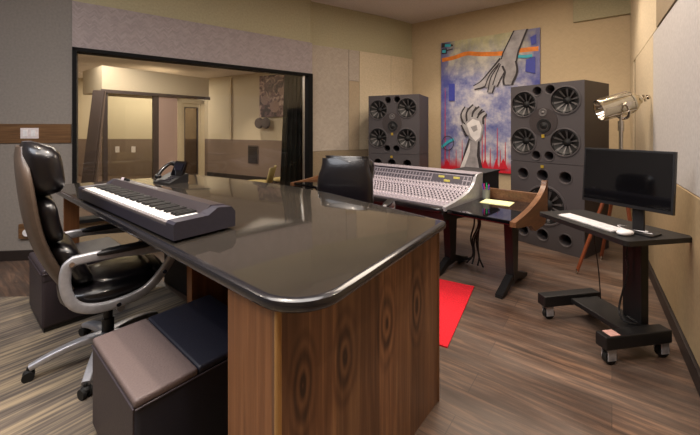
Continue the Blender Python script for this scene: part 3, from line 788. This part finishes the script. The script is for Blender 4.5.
piano()

# desk phone
def phone():
    p = at(172, 182, z=CTOP); t = thing('desk_phone', 'black office telephone near the far edge of the granite desk', 'telephone', (p.x, p.y-.02, CTOP), math.radians(-30))
    bm = B(); prism(bm, [(-.09, 0), (-.09, .012), (.06, .075), (.09, .075), (.09, 0)], -.12, .12, M4=PROFX); fin('base', bm, M['black'], t, bevel=.005)
    bm = B(); prism(bm, [(.02, .06), (.075, .185), (.09, .18), (.05, .055)], -.04, .115, M4=PROFX); sc = fin('display', bm, M['gloss'], t, bevel=.004)
    bm = B(); prism(bm, [(.036, .105), (.063, .165), (.062, .166), (.035, .106)], -.02, .095, M4=PROFX); fin('screen_glass', bm, M['screen'], sc)
    bm = B(); tube(bm, [(-.09, -.06, .07), (-.092, -.02, .115), (-.09, .04, .155), (-.088, .085, .165)], .016, 12)
    cushion(bm, (-.09, -.065, .055), (.03, .028, .02), 2.6); cushion(bm, (-.088, .09, .155), (.03, .028, .022), 2.6); fin('handset', bm, M['gloss'], t, smooth=True)
    bm = B()
    for i in range(3):
        for j in range(4): box(bm, -.01+i*.03, .012+i*.03, -.065+j*.021, -.05+j*.021, .018+j*.0088, .03+j*.0088)
    fin('keypad', bm, M['knob_d'], t)
    bm = B(); tube(bm, [(-.09, -.07, .05), (-.15, -.06, .01), (-.18, 0, .006), (-.14, .05, .006), (-.10, .02, .01)], .004, 8); fin('cord', bm, M['black'], t, smooth=True)
phone()

# ------------------------------------------------------------------ office chairs
def office_chair(loc, rz, label, arms=True, low=False, base_rot=0):
    t = thing('office_chair', label, 'chair', loc, rz, None)
    zs = .50
    # seat
    bm = B(); cushion(bm, (0, .02, zs-.02), (.27, .27, .065), 3.4); s = fin('seat', bm, M['leather'], t, smooth=True)
    bm = B(); cushion(bm, (0, .06, zs+.03), (.20, .19, .035), 2.8); cushion(bm, (0, .25, zs+.005), (.22, .05, .05), 2.6); fin('seat_cushion', bm, M['leather'], s, smooth=True)
    # back: lofted shell following a lean
    H = .66 if low else .83
    def yb(u): return (-.22-.14*u if low else -.19-.27*u)-.03*math.sin(u*PI*1.5)+.03*u**4
    def shell(bm, w0, th, u0, u1, yoff, mat=0, bulge=0, N=16):
        path = []; rings = []
        for k in range(N+1):
            u = u0+(u1-u0)*k/N; e = 2*(k/N)-1; f = (1-abs(e)**5)**.5 if abs(e) < 1 else 0
            w = (w0*max(f, .84)) if low else (w0*(.84+.16*math.sin(min(u*1.25, 1)*PI*.5))*max(f, .5) if u > .5 else w0*(.80+.2*u*2*.9)*max(f, .45))
            tt = th*max(f, .2)
            c = Vector((0, yb(u)+yoff+bulge*f, zs+.02+u*H)); ring = []
            for q in range(24):
                a = 2*PI*q/24; cx = math.copysign(abs(math.cos(a))**.55, math.cos(a)); sy = math.copysign(abs(math.sin(a))**.7, math.sin(a))
                ring.append(bm.verts.new(c+Vector((cx*w, sy*tt+abs(cx)**3*.02, 0))))
            rings.append(ring)
        for r0, r1 in zip(rings, rings[1:]):
            for q in range(24): bm.faces.new((r0[q], r0[(q+1) % 24], r1[(q+1) % 24], r1[q])).material_index = mat
        bm.faces.new(rings[0][::-1]).material_index = mat; bm.faces.new(rings[-1]).material_index = mat
    bm = B(); shell(bm, .25, .045 if low else .034, -.10, 1.0, -.02); b = fin('backrest', bm, M['leather'] if low else M['leather_brown'], t, smooth=True)
    for (u0, u1, th, bl) in ((.0, .36, .06, .045), (.34, .68, .045, .03), (.66, 1.03, .085, .045)):
        bm = B(); shell(bm, .235 if low else .252, th, u0, u1, .02, bulge=bl, N=10); fin('back_cushion', bm, M['leather'], b, smooth=True)
    # arms: silver loop frames with pads
    if arms:
        for s_ in (-1, 1):
            x = s_*.30
            pts = [(x, -.20, .735), (x, -.06, .735), (x, .12, .715), (x, .26, .70), (x, .30, .66), (x, .24, .56), (x, .14, .47), (x, .0, .44), (x, -.12, .45), (x, -.20, .50), (x, -.235, .60), (x, -.23, .70)]
            bm = B(); sweep(bm, catmull([Vector(p) for p in pts]+[Vector(pts[0])], 5)[:-1], rrect(.052, .034, .012), up=(1, 0, 0), closed=True)
            for f in bm.faces: pass
            a = fin('armrest', bm, M['silver'], t, smooth=True)
            bm = B(); cushion(bm, (x, .06, .748), (.035, .17, .018), 3); fin('arm_pad', bm, M['black'], a, smooth=True)
            for (y, z) in ((-.21, .725), (.0, .44), (.24, .56)):
                bm = B(); cyl(bm, (x-.032, y, z), (x+.032, y, z), .012, n=14); fin('bolt', bm, M['chrome'], a, smooth=True)
            bm = B(); cyl(bm, (x, .02, .44), (s_*.12, .02, .44), .016, n=12)
            fin('arm_mount', bm, M['black_metal'], a, smooth=True)
    # gas lift, mechanism, five-star base
    bm = B(); cyl(bm, (0, 0, .12), (0, 0, .36), .026); cyl(bm, (0, 0, .1), (0, 0, .24), .034); fin('gas_lift', bm, M['black_metal'], t, smooth=True)
    bm = B(); box(bm, -.11, .11, -.14, .12, .36, .43); fin('tilt_mechanism', bm, M['black_metal'], t, bevel=.01)
    bm = B(); cyl(bm, (.10, .02, .39), (.25, .02, .39), .007, n=10); cyl(bm, (.25, .02, .39), (.275, .02, .39), .02, n=20); fin('tilt_knob', bm, M['silver'], t, smooth=True)
    bm = B(); cyl(bm, (0, 0, .08), (0, 0, .155), .05, .04, 20); fin('hub', bm, M['silver'], t, smooth=True)
    for k in range(5):
        a = base_rot+2*PI*k/5; e = Vector((math.cos(a), math.sin(a), 0))
        bm = B(); path = catmull([e*.02+Vector((0, 0, .135)), e*.14+Vector((0, 0, .13)), e*.27+Vector((0, 0, .105)), e*.37+Vector((0, 0, .072))], 5)
        sweep(bm, path, lambda q: rrect(.066-.024*q, .046-.014*q, .010), up=(0, 0, 1)); lg = fin('leg', bm, M['silver'], t, smooth=True)
        c = e*.375; ca = a+1.1*math.sin(k*2.3)
        bm = B(); fx = Vector((math.cos(ca), math.sin(ca), 0)); sx = Vector((-fx.y, fx.x, 0))
        for s_ in (-1, 1): cyl(bm, c+sx*s_*.007+Vector((0, 0, .028)), c+sx*s_*.026+Vector((0, 0, .028)), .028, n=20)
        cushion(bm, (c.x, c.y, .043), (.026, .026, .018), 2.2, nu=14, nv=8); cyl(bm, c+Vector((0, 0, .04)), c+Vector((0, 0, .075)), .009, n=10)
        fin('caster', bm, M['rubber'], lg, smooth=True)
    return t
office_chair((-1.55, 2.21, 0), math.radians(-46), 'black and brown leather executive chair with silver arms at the desk', base_rot=math.radians(263.7))
office_chair((.05, 3.22, .011), math.radians(-18), 'black leather chair pulled up to the mixing console', low=True, base_rot=.4)

# ottomans
def ottoman(loc, rz, label, band=True, s=.58, h=.45):
    t = thing('ottoman', label, 'ottoman', loc, rz, None)
    def blk(x0, x1, y0, y1, z0, z1): 
        b_ = B(); box(b_, x0, x1, y0, y1, z0, z1); return b_
    m = M['ott_dark']
    fin('base', blk(.01, s-.01, .01, s-.01, 0, .03), M['black'], t)
    fin('body', blk(0, s, 0, s, .03, h-.03), M['ott_navy'] if band else m, t, bevel=.022, seg=3, smooth=True)
    if band:
        fin('left_side', blk(-.004, .012, .012, s-.012, .05, h-.03), m, t, bevel=.003)
        # top panel split into taupe and navy
        fin('seat_top', blk(-.002, .235, -.002, s+.002, h-.035, h), M['ott_taupe'], t, bevel=.014, seg=3, smooth=True, label='taupe leather top panel')
        fin('seat_top', blk(.236, s+.002, -.002, s+.002, h-.035, h), M['ott_navy'], t, bevel=.014, seg=3, smooth=True, label='navy leather top panel')
    else:
        fin('seat_top', blk(-.002, s+.002, -.002, s+.002, h-.10, h), m, t, bevel=.02, seg=3, smooth=True)
    bm = B(); sweep(bm, [(0, -.004, h-.034), (s, -.004, h-.034)], circ(.004, 8)); sweep(bm, [(-.004, 0, h-.034), (-.004, s, h-.034)], circ(.004, 8)); fin('piping', bm, m, t)
    return t
ottoman((-.788, 1.264, 0), math.radians(49), 'square ottoman with taupe and navy top, in front of desk')
ottoman((-2.16, 2.42, 0), math.radians(50), 'plum-brown leather ottoman behind the executive chair', False, s=.55)

# ------------------------------------------------------------------ mixing console
def console():
    rz = math.radians(-43.5)
    t = thing('mixing_console', 'long grey mixing console with walnut-edged side desks', 'mixing console', (1.297, 2.78, 0), rz)
    XL, XR = -2.85, 0; BL, BR = -2.32, -.58      # wings and body
    # desk tray under the whole thing
    for (a, b) in ((BR, XR-.0), (XL, BL)):
        bm = B(); box(bm, a, b, 0, .86, .665, .70); fin('wing_top', bm, M['gloss'], t, bevel=.006)
    for x, sgn in ((XR, 1), (XL, -1)):
        # walnut end cheek, low in front, sweeping up at the back
        pr = catmull([Vector((-.03, .70, 0)), Vector((.15, .712, 0)), Vector((.40, .742, 0)), Vector((.66, .80, 0)), (.82, .87, 0), Vector((.86, .93, 0))], 4)
        pts = [(-.03, .66)]+[(p.x, p.y) for p in pr]+[(.90, .93), (.90, .60), (.80, .52), (.50, .52), (.36, .60), (.05, .64)]
        bm = B(); lo, hi = sorted((x, x+sgn*.045)); prism(bm, pts, lo, hi, M4=PROFX); fin('end_cheek', bm, M['oak'], t, bevel=.006)
    for (a, b) in ((BR, XR), (XL, BL)):
        bm = B(); box(bm, a, b, .84, .88, .66, .80); fin('back_rail', bm, M['oak'], t, bevel=.004)
    # lower body
    bm = B(); prism(bm, [(-.02, .60), (-.04, .66), (-.03, .70), (.02, .715), (.80, .80), (.80, .56), (.5, .54)], BL, BR, M4=PROFX); fin('chassis', bm, M['black_metal'], t, bevel=.006)
    bm = B(); cushion(bm, ((BL+BR)/2, -.03, .695), ((BR-BL)/2, .05, .024), 6); fin('arm_bolster', bm, M['leather'], t, smooth=True)
    # side caps: silver curve
    cv = catmull([Vector((-.03, .725, 0)), Vector((.20, .752, 0)), Vector((.42, .79, 0)), Vector((.58, .86, 0)), Vector((.66, .955, 0)), Vector((.80, .965, 0))], 5)
    for x in (BL-.02, BR-.012):
        pts = [(-.03, .69)]+[(p.x, p.y) for p in cv]+[(.80, .60)]
        bm = B(); prism(bm, pts, x, x+.032, M4=PROFX); fin('side_cap', bm, M['silver'], t, bevel=.003)
    # channel strips
    inner = [(.02, .722), (.22, .745), (.42, .775), (.56, .84), (.635, .94), (.80, .95)]
    NC = 40; cw = (BR-BL-.04)/NC
    def surf(y):
        for (a, za), (b, zb) in zip(inner, inner[1:]):
            if a <= y <= b:
                k = (y-a)/(b-a); n_ = Vector((0, -(zb-za), b-a)).normalized(); return za+(zb-za)*k, n_
    def strip(master=False):
        bm = B()
        pts = [(y, z) for y, z in inner]+[(.80, .90), (.64, .86), (.42, .74), (.02, .69)]
        prism(bm, pts, .001, cw-.001, mat=0, M4=PROFX)
        c = cw/2
        # fader slot and fader
        def item(y, r, mat, hgt=.012, dx=0):
            z, n_ = surf(y); p = Vector((c+dx, y, z)); cyl(bm, p-n_*.002, p+n_*hgt, r, r*.85, 8, mat)
        for i in range(3): 
            y = .05+i*.045; z, n_ = surf(y); box(bm, c-.003, c+.003, y, y+.04, z, z+.002, 2)
        z, n_ = surf(.11); box(bm, c-.009, c+.009, .10, .125, z, z+.016, 1)
        for i, y in enumerate((.21, .24, .27, .30, .33, .36, .39, .415)): item(y, .0075, 1 if i % 2 else 3, .012, .004*(-1)**i)
        for i, y in enumerate((.44, .465, .49, .515, .54)): item(y, .007, 1 if i % 3 else 2, .012, 0)
        for i, (y0, y1) in enumerate(((.565, .592), (.600, .626))):
            z0_, n_ = surf(y0); z1_, _ = surf(y1)
            q = [Vector((c+sx*(cw*.36), y, z))+n_*.002 for sx, y, z in ((-1, y0, z0_), (1, y0, z0_), (1, y1, z1_), (-1, y1, z1_))]
            f = bm.faces.new([bm.verts.new(v) for v in q]); f.material_index = 2
        return bm
    st = [fin('channel_strip', strip(), [M['con_face'], M['knob_w'], M['con_dark'], M['knob_d']], t)]
    for k in range(NC):
        if k == 0: o = st[0]
        else: o = bpy.data.objects.new('channel_strip', st[0].data); COL.objects.link(o); o.parent = t
        o.location = (BL+.02+k*cw, 0, 0)
    # display panel with yellow labels at the right of the meter bridge
    for (x0, z0_) in ((-.98, .905), (-.90, .868), (-.80, .905)):
        z, n_ = surf(.60)
        y = .56+(z0_-.84)/(.10)*.075
        bm = B(); p = Vector((x0, y, z0_)); box(bm, x0, x0+.07, y-.010, y-.004, z0_-.008, z0_+.014); fin('yellow_display', bm, M['yellow'], t)
    bm = B(); 
    q = [(-1.06, .575, .852), (-.70, .575, .852), (-.70, .628, .925), (-1.06, .628, .925)]
    vs = [bm.verts.new((x, y-.006, z+.003)) for x, y, z in q]+[bm.verts.new((x, y+.004, z-.003)) for x, y, z in q]
    for idx in ((0, 1, 2, 3), (7, 6, 5, 4), (0, 4, 5, 1), (1, 5, 6, 2), (2, 6, 7, 3), (3, 7, 4, 0)): bm.faces.new([vs[i] for i in idx])
    fin('display_panel', bm, M['con_dark'], t)
    bm = B(); box(bm, BL, BR, .79, .84, .56, .955); fin('rear_panel', bm, M['black_metal'], t)
    bm = B(); box(bm, BL, BR, .63, .84, .955, .965); fin('top_ledge', bm, M['con_face'], t, bevel=.002)
    bm = B(); box(bm, -1.3, BR, .84, 1.37, .59, .62); fin('rear_shelf', bm, M['black_metal'], t, bevel=.004)
    # legs
    for x in (-2.72, -2.18, -.74, -.13):
        bm = B(); prism(bm, [(.30, .67), (.50, .67), (.46, .08), (.36, .08)], x-.035, x+.035, M4=PROFX); lg = fin('leg', bm, M['black_metal'], t, bevel=.008)
        bm = B(); prism(bm, [(.09, 0), (.09, .03), (.16, .055), (.33, .12), (.49, .12), (.66, .055), (.76, .03), (.76, 0), (.66, .0), (.48, .05), (.32, .05), (.18, 0)], x-.03, x+.03, M4=PROFX); fin('foot', bm, M['black_metal'], lg, bevel=.006)
    bm = B(); box(bm, -2.72, -.13, .38, .44, .56, .64); fin('cross_beam', bm, M['black_metal'], t)
    bm = B()
    for i in range(5):
        x = -.62+.02*i; tube(bm, [(x, .70, .60), (x+.03*math.sin(i), .72, .42), (x-.03, .70, .25), (x+.02*math.cos(i*2), .66, .10), (x-.10+.04*i, .62, .012)], .009, 8)
    fin('cable_bundle', bm, M['black'], t, smooth=True)
    T = Matrix.Translation((1.297, 2.78, 0)) @ Matrix.Rotation(rz, 4, 'Z')
    return T, rz
T, crz = console()
p = T @ Vector((-.34, .62, .70))
bm = B(); box(bm, -.14, .14, -.10, .10, 0, .003)
for k in range(3): box(bm, -.14+.002*k, .14-.003*k, -.10+.003*k, .10, .003+.001*k, .004+.001*k)
tag(fin('paper_sheets', bm, M['paper'], loc=p, rotz=crz+.10), 'pale yellow papers lying on the glossy side desk', 'paper')
p = T @ Vector((-.50, .74, .70)); t = thing('pen_cup', 'translucent cup of coloured pens beside the console', 'cup', p, crz)
bm = B(); lathe(bm, [(.034, 0), (.038, .002), (.042, .10), (.039, .10), (.035, .006), (0, .006)]); fin('cup', bm, plain('frosted_cup', (120, 122, 120), .3), t, smooth=True)
for k in range(7):
    a = k*.9; bm = B(); e = Vector((math.cos(a), math.sin(a), 0)); cyl(bm, e*.012+Vector((0, 0, .01)), e*.033+Vector((0, 0, .145+.01*(k % 3))), .005, n=8)
    q = fin('pen', bm, M['pens'][k % 4]); q.location = p; q.rotation_euler = (0, 0, crz)
    tag(q, '%s pen standing in the cup by the console' % ['blue', 'magenta', 'green', 'red'][k % 4], 'pen', 'pens in the cup: ' + ['blue', 'magenta', 'green', 'red'][k % 4])
# black equipment box behind the console
p = T @ Vector((-.80, 1.13, .62)); t = thing('equipment_box', 'black box on the shelf behind console, below the painting', 'equipment', p, crz)
bm = B(); box(bm, -.21, .21, -.22, .22, .01, .31); fin('body', bm, M['black'], t, bevel=.008)
bm = B(); box(bm, -.22, .22, -.23, .23, .31, .33); fin('top', bm, M['black_metal'], t, bevel=.004)
for sx in (-.17, .17):
    for sy in (-.18, .18):
        bm = B(); cyl(bm, (sx, sy, 0), (sx, sy, .012), .02, n=14); fin('foot', bm, M['rubber'], t)

# red rug
bm = B(); a = Vector((-.87, .49)); b = Vector((-.49, -.87)); c = Vector((1.131, 3.14))
prism(bm, [tuple(c), tuple(c+a*1.9), tuple(c+a*1.9+b*1.0), tuple(c+b*1.0)], 0, .010); tag(fin('area_rug', bm, M['red'], bevel=.003), 'bright red rug on the planks between desk and console', 'rug')
# striated carpet at left
bm = B(); prism(bm, [(-5.15, -2.4), (.1, -2.4), (.1, .6), (-.46, 1.20), (.0, 1.75), (-1.70, 3.15), (-2.45, 2.98), (-5.15, 2.86)], 0, .003)
struct(fin('floor_carpet', bm, M['carpet']))

# ------------------------------------------------------------------ rolling cart with monitor
def cart():
    rz = math.radians(-80.2); ZT = .80
    T = Matrix.Translation((1.46, 2.68, 0)) @ Matrix.Rotation(rz, 4, 'Z')
    t = thing('rolling_cart', 'black steel rolling workstation cart near the right wall', 'cart', (1.46, 2.68, 0), rz)
    bm = B(); prism(bm, fillet([(0, 0), (.72, 0), (.72, .49), (0, .40)], [.03]*4), ZT-.03, ZT); fin('table_top', bm, M['black_metal'], t, bevel=.005)
    bm = B(); box(bm, .36, .49, .37, .43, .16, ZT-.06); c = fin('column', bm, M['black_metal'], t, bevel=.006)
    bm = B(); box(bm, .28, .54, .12, .435, ZT-.06, ZT-.03); fin('bracket', bm, M['black_metal'], t, bevel=.004)
    for x, lab in ((.06, None), (.57, None)):
        bm = B(); box(bm, x-.04, x+.04, -.02, .46, .105, .185); f = fin('base_foot', bm, M['black_metal'], t, bevel=.008)
        for y in (.03, .42):
            cs = bpy.data.objects.new('caster', None); COL.objects.link(cs); cs.parent = f; cs.location = (x, y, 0)
            bm = B(); cyl(bm, (-.014, .012, .042), (.014, .012, .042), .042, n=28); fin('wheel', bm, M['rubber'], cs, smooth=True) if False else None
            cyl(bm, (-.0145, .012, .042), (.0145, .012, .042), .041, n=28) if False else None
            w = fin('caster_wheel', bm, M['rubber'], f, smooth=True); w.location = (x, y, 0)
            COL.objects.unlink(cs); bpy.data.objects.remove(cs)
            bm = B(); box(bm, -.026, -.019, -.02, .035, .03, .10); box(bm, .019, .026, -.02, .035, .03, .10); box(bm, -.026, .026, -.03, .03, .095, .106)
            cyl(bm, (-.026, .012, .042), (.026, .012, .042), .009, n=12)
            w = fin('caster_fork', bm, M['silver'], f); w.location = (x, y, 0)
    bm = B(); box(bm, .10, .54, .20, .43, .125, .16); fin('base_plate', bm, M['black_metal'], t, bevel=.006)
    bm = B(); box(bm, .54, .60, .02, .09, .185, .188); fin('sticker', bm, plain('warning_label', (206, 160, 150), .6), t)
    bm = B(); tube(bm, [(.42, .35, .72), (.42, .335, .58), (.42, .345, .48), (.40, .30, .24), (.46, .27, .185), (.50, .33, .18), (.42, .34, .18)], .006, 8)
    tube(bm, [(.20, .30, .77), (.19, .32, .6), (.21, .33, .42), (.2, .36, .19)], .004, 8); fin('cable', bm, M['black'], t, smooth=True)
    # keyboard, mouse, monitor stand on top
    def W(x, y, z): return T @ Vector((x, y, z))
    k = thing('computer_keyboard', 'slim white computer keyboard on the black cart', 'keyboard', W(.13, .055, ZT), rz+.03)
    bm = B(); prism(bm, [(0, 0), (.115, 0), (.115, .012), (0, .006)], 0, .43, M4=PROFX); fin('case', bm, M['alu'], k, bevel=.002)
    bm = B(); 
    for r in range(5):
        for cI in range(17): box(bm, .008+cI*.0245, .029+cI*.0245, .008+r*.020, .025+r*.020, .005+r*.001, .0115+r*.001)
    fin('keycaps', bm, M['white'], k)['kind'] = 'stuff'
    bm = B(); cushion(bm, (0, 0, .015), (.03, .052, .017), 2.3); o = fin('computer_mouse', bm, M['white'], smooth=True, loc=W(.61, .11, ZT), rotz=rz); tag(o, 'small white mouse right of the white keyboard', 'mouse')
    bm = B(); tube(bm, [W(.61, .16, ZT+.008), W(.55, .22, ZT+.006), W(.62, .26, ZT+.012), W(.54, .30, ZT+.006), W(.45, .24, ZT+.008), W(.53, .19, ZT+.01), W(.60, .22, ZT+.006), W(.65, .26, ZT+.01)], .0035, 8)
    tag(fin('usb_cable', bm, M['white'], smooth=True), 'tangled white cable behind the mouse on the cart', 'cable')
    # monitor
    a = Vector((1.62, 2.41, 0)); b = Vector((1.84, 1.965, 0)); an = math.atan2(b.y-a.y, b.x-a.x); w = (b-a).length
    m = thing('computer_monitor', 'black widescreen monitor standing on the cart', 'monitor', (a.x, a.y, ZT), an)
    TL = Matrix.Rotation(math.radians(-5), 4, 'X')
    def V(bm):
        for v in bm.verts: v.co = Matrix.Translation((0, 0, .15)) @ TL @ v.co
        return bm
    bm = B(); box(bm, 0, w, 0, .028, 0, .365); cushion(bm, (w/2, .035, .17), (w*.36, .025, .12), 4); fin('housing', V(bm), M['black'], m, bevel=.003)
    bm = B(); box(bm, .012, w-.012, -.003, .001, .022, .352); fin('screen', V(bm), M['gloss'], m)
    bm = B(); box(bm, w*.62-.03, w*.62+.03, .045, .065, .008, .30); nk = fin('stand_neck', bm, M['black'], m, bevel=.003)
    bm = B(); prism(bm, fillet([(w*.62-.11, -.03), (w*.62+.10, -.03), (w*.62+.10, .11), (w*.62-.11, .11)], [.02]*4), 0, .01); fin('stand_foot', bm, M['black'], m, bevel=.002)
cart()
# chrome wall plug near the floor at right
p, rz = on_wall(PR, RR, wall_s(PR, RR, 678), .2, .035)

# ------------------------------------------------------------------ tripod spotlight lamp
def lamp():
    c = Vector((2.71, 3.45, 0)); t = thing('tripod_lamp', 'polished metal spotlight on a wooden tripod behind monitor', 'lamp', c, 0)
    hub = 1.12
    for k, (dx, dy) in enumerate(((-.46, -.02), (-.06, -.28), (.06, .36))):
        bm = B(); sweep(bm, [(dx*.06, dy*.06, hub), (dx*.98, dy*.98, .03)], rrect(.03, .022, .006), up=(0, 0, 1)); lg = fin('leg', bm, M['orange_wood'], t)
        bm = B(); cyl(bm, (dx*.965, dy*.965, .045), (dx, dy, 0), .016, .010, 14); fin('leg_tip', bm, M['chrome'], lg, smooth=True)
    bm = B(); cyl(bm, (0, 0, hub-.06), (0, 0, hub+.03), .035, .03); fin('hub', bm, M['chrome'], t, smooth=True)
    bm = B(); cyl(bm, (0, 0, hub), (0, 0, 1.47), .018, n=20); cyl(bm, (0, 0, 1.42), (0, 0, 1.52), .026, n=20); cyl(bm, (0, 0, 1.47), (0, 0, 1.58), .014, n=16); fin('pole', bm, M['chrome'], t, smooth=True)
    ax = Vector((.86, -.22, .27)).normalized(); h = Vector((-.02, 0, 1.68)); s = Vector((0, 0, 1)).cross(ax).normalized(); up = ax.cross(s).normalized()
    bm = B(); 
    yk = [h+s*.13, h+s*.14-up*.08, h+s*.08-up*.13, h-up*.14, h-s*.08-up*.13, h-s*.14-up*.08, h-s*.13]
    sweep(bm, catmull(yk, 4), rrect(.03, .008, .003), up=ax); cyl(bm, h+s*.12, h+s*.16, .02); cyl(bm, h-s*.12, h-s*.16, .02); cyl(bm, h-up*.14, Vector((0, 0, 1.55)), .016, n=14)
    fin('yoke', bm, M['chrome'], t, smooth=True)
    bm = B(); lathe(bm, [(.104, -.185), (.112, -.185), (.112, -.165), (.103, -.16), (.101, .09), (.106, .095), (.106, .11), (.09, .13), (.06, .16), (.045, .17), (.045, .185), (0, .19)], h, ax, 32); b = fin('lamp_housing', bm, M['brass'], t, smooth=True)
    bm = B(); lathe(bm, [(.102, -.18), (.085, -.12), (.02, -.04), (0, -.03)], h, ax, 28); fin('reflector', bm, M['chrome'], b, smooth=True)
    bm = B(); 
    for k in range(8):
        a = 2*PI*k/8; e = s*math.cos(a)+up*math.sin(a); cyl(bm, h+e*.110-ax*.155, h+e*.110+ax*.10, .004, n=8)
    fin('rod', bm, M['chrome'], b)['kind'] = 'stuff'
    bm = B(); cyl(bm, h+ax*.18, h+ax*.25, .010, n=12); cyl(bm, h+ax*.225-up*.035, h+ax*.225+up*.035, .009, n=12); cyl(bm, h+ax*.25, h+ax*.265, .022, n=16); fin('focus_handle', bm, M['chrome'], b, smooth=True)
    for s_ in (-1, 1):
        bm = B(); cyl(bm, h+s*.16*s_, h+s*.185*s_, .024, n=16); fin('tilt_knob', bm, M['chrome'], b, smooth=True)
lamp()

# ------------------------------------------------------------------ unseen recessed ceiling lights, fixtures added around the room spots
LE = emis('unseen_can_lens', (255, 226, 180), 4)
for i, (x, y, pw, s) in enumerate(UNSEEN_CANS):
    t = thing('unseen_ceiling_light', 'unseen round recessed ceiling light', 'ceiling light', (x, y, CEIL), 0, 'unseen recessed ceiling lights')
    bm = B(); lathe(bm, [(.06, -.002), (.085, -.004), (.09, 0)], n=28); fin('trim_ring', bm, M['white'], t, smooth=True)
    bm = B(); cyl(bm, (0, 0, -.002), (0, 0, -.0005), .058, n=24); fin('lens', bm, LE, t)
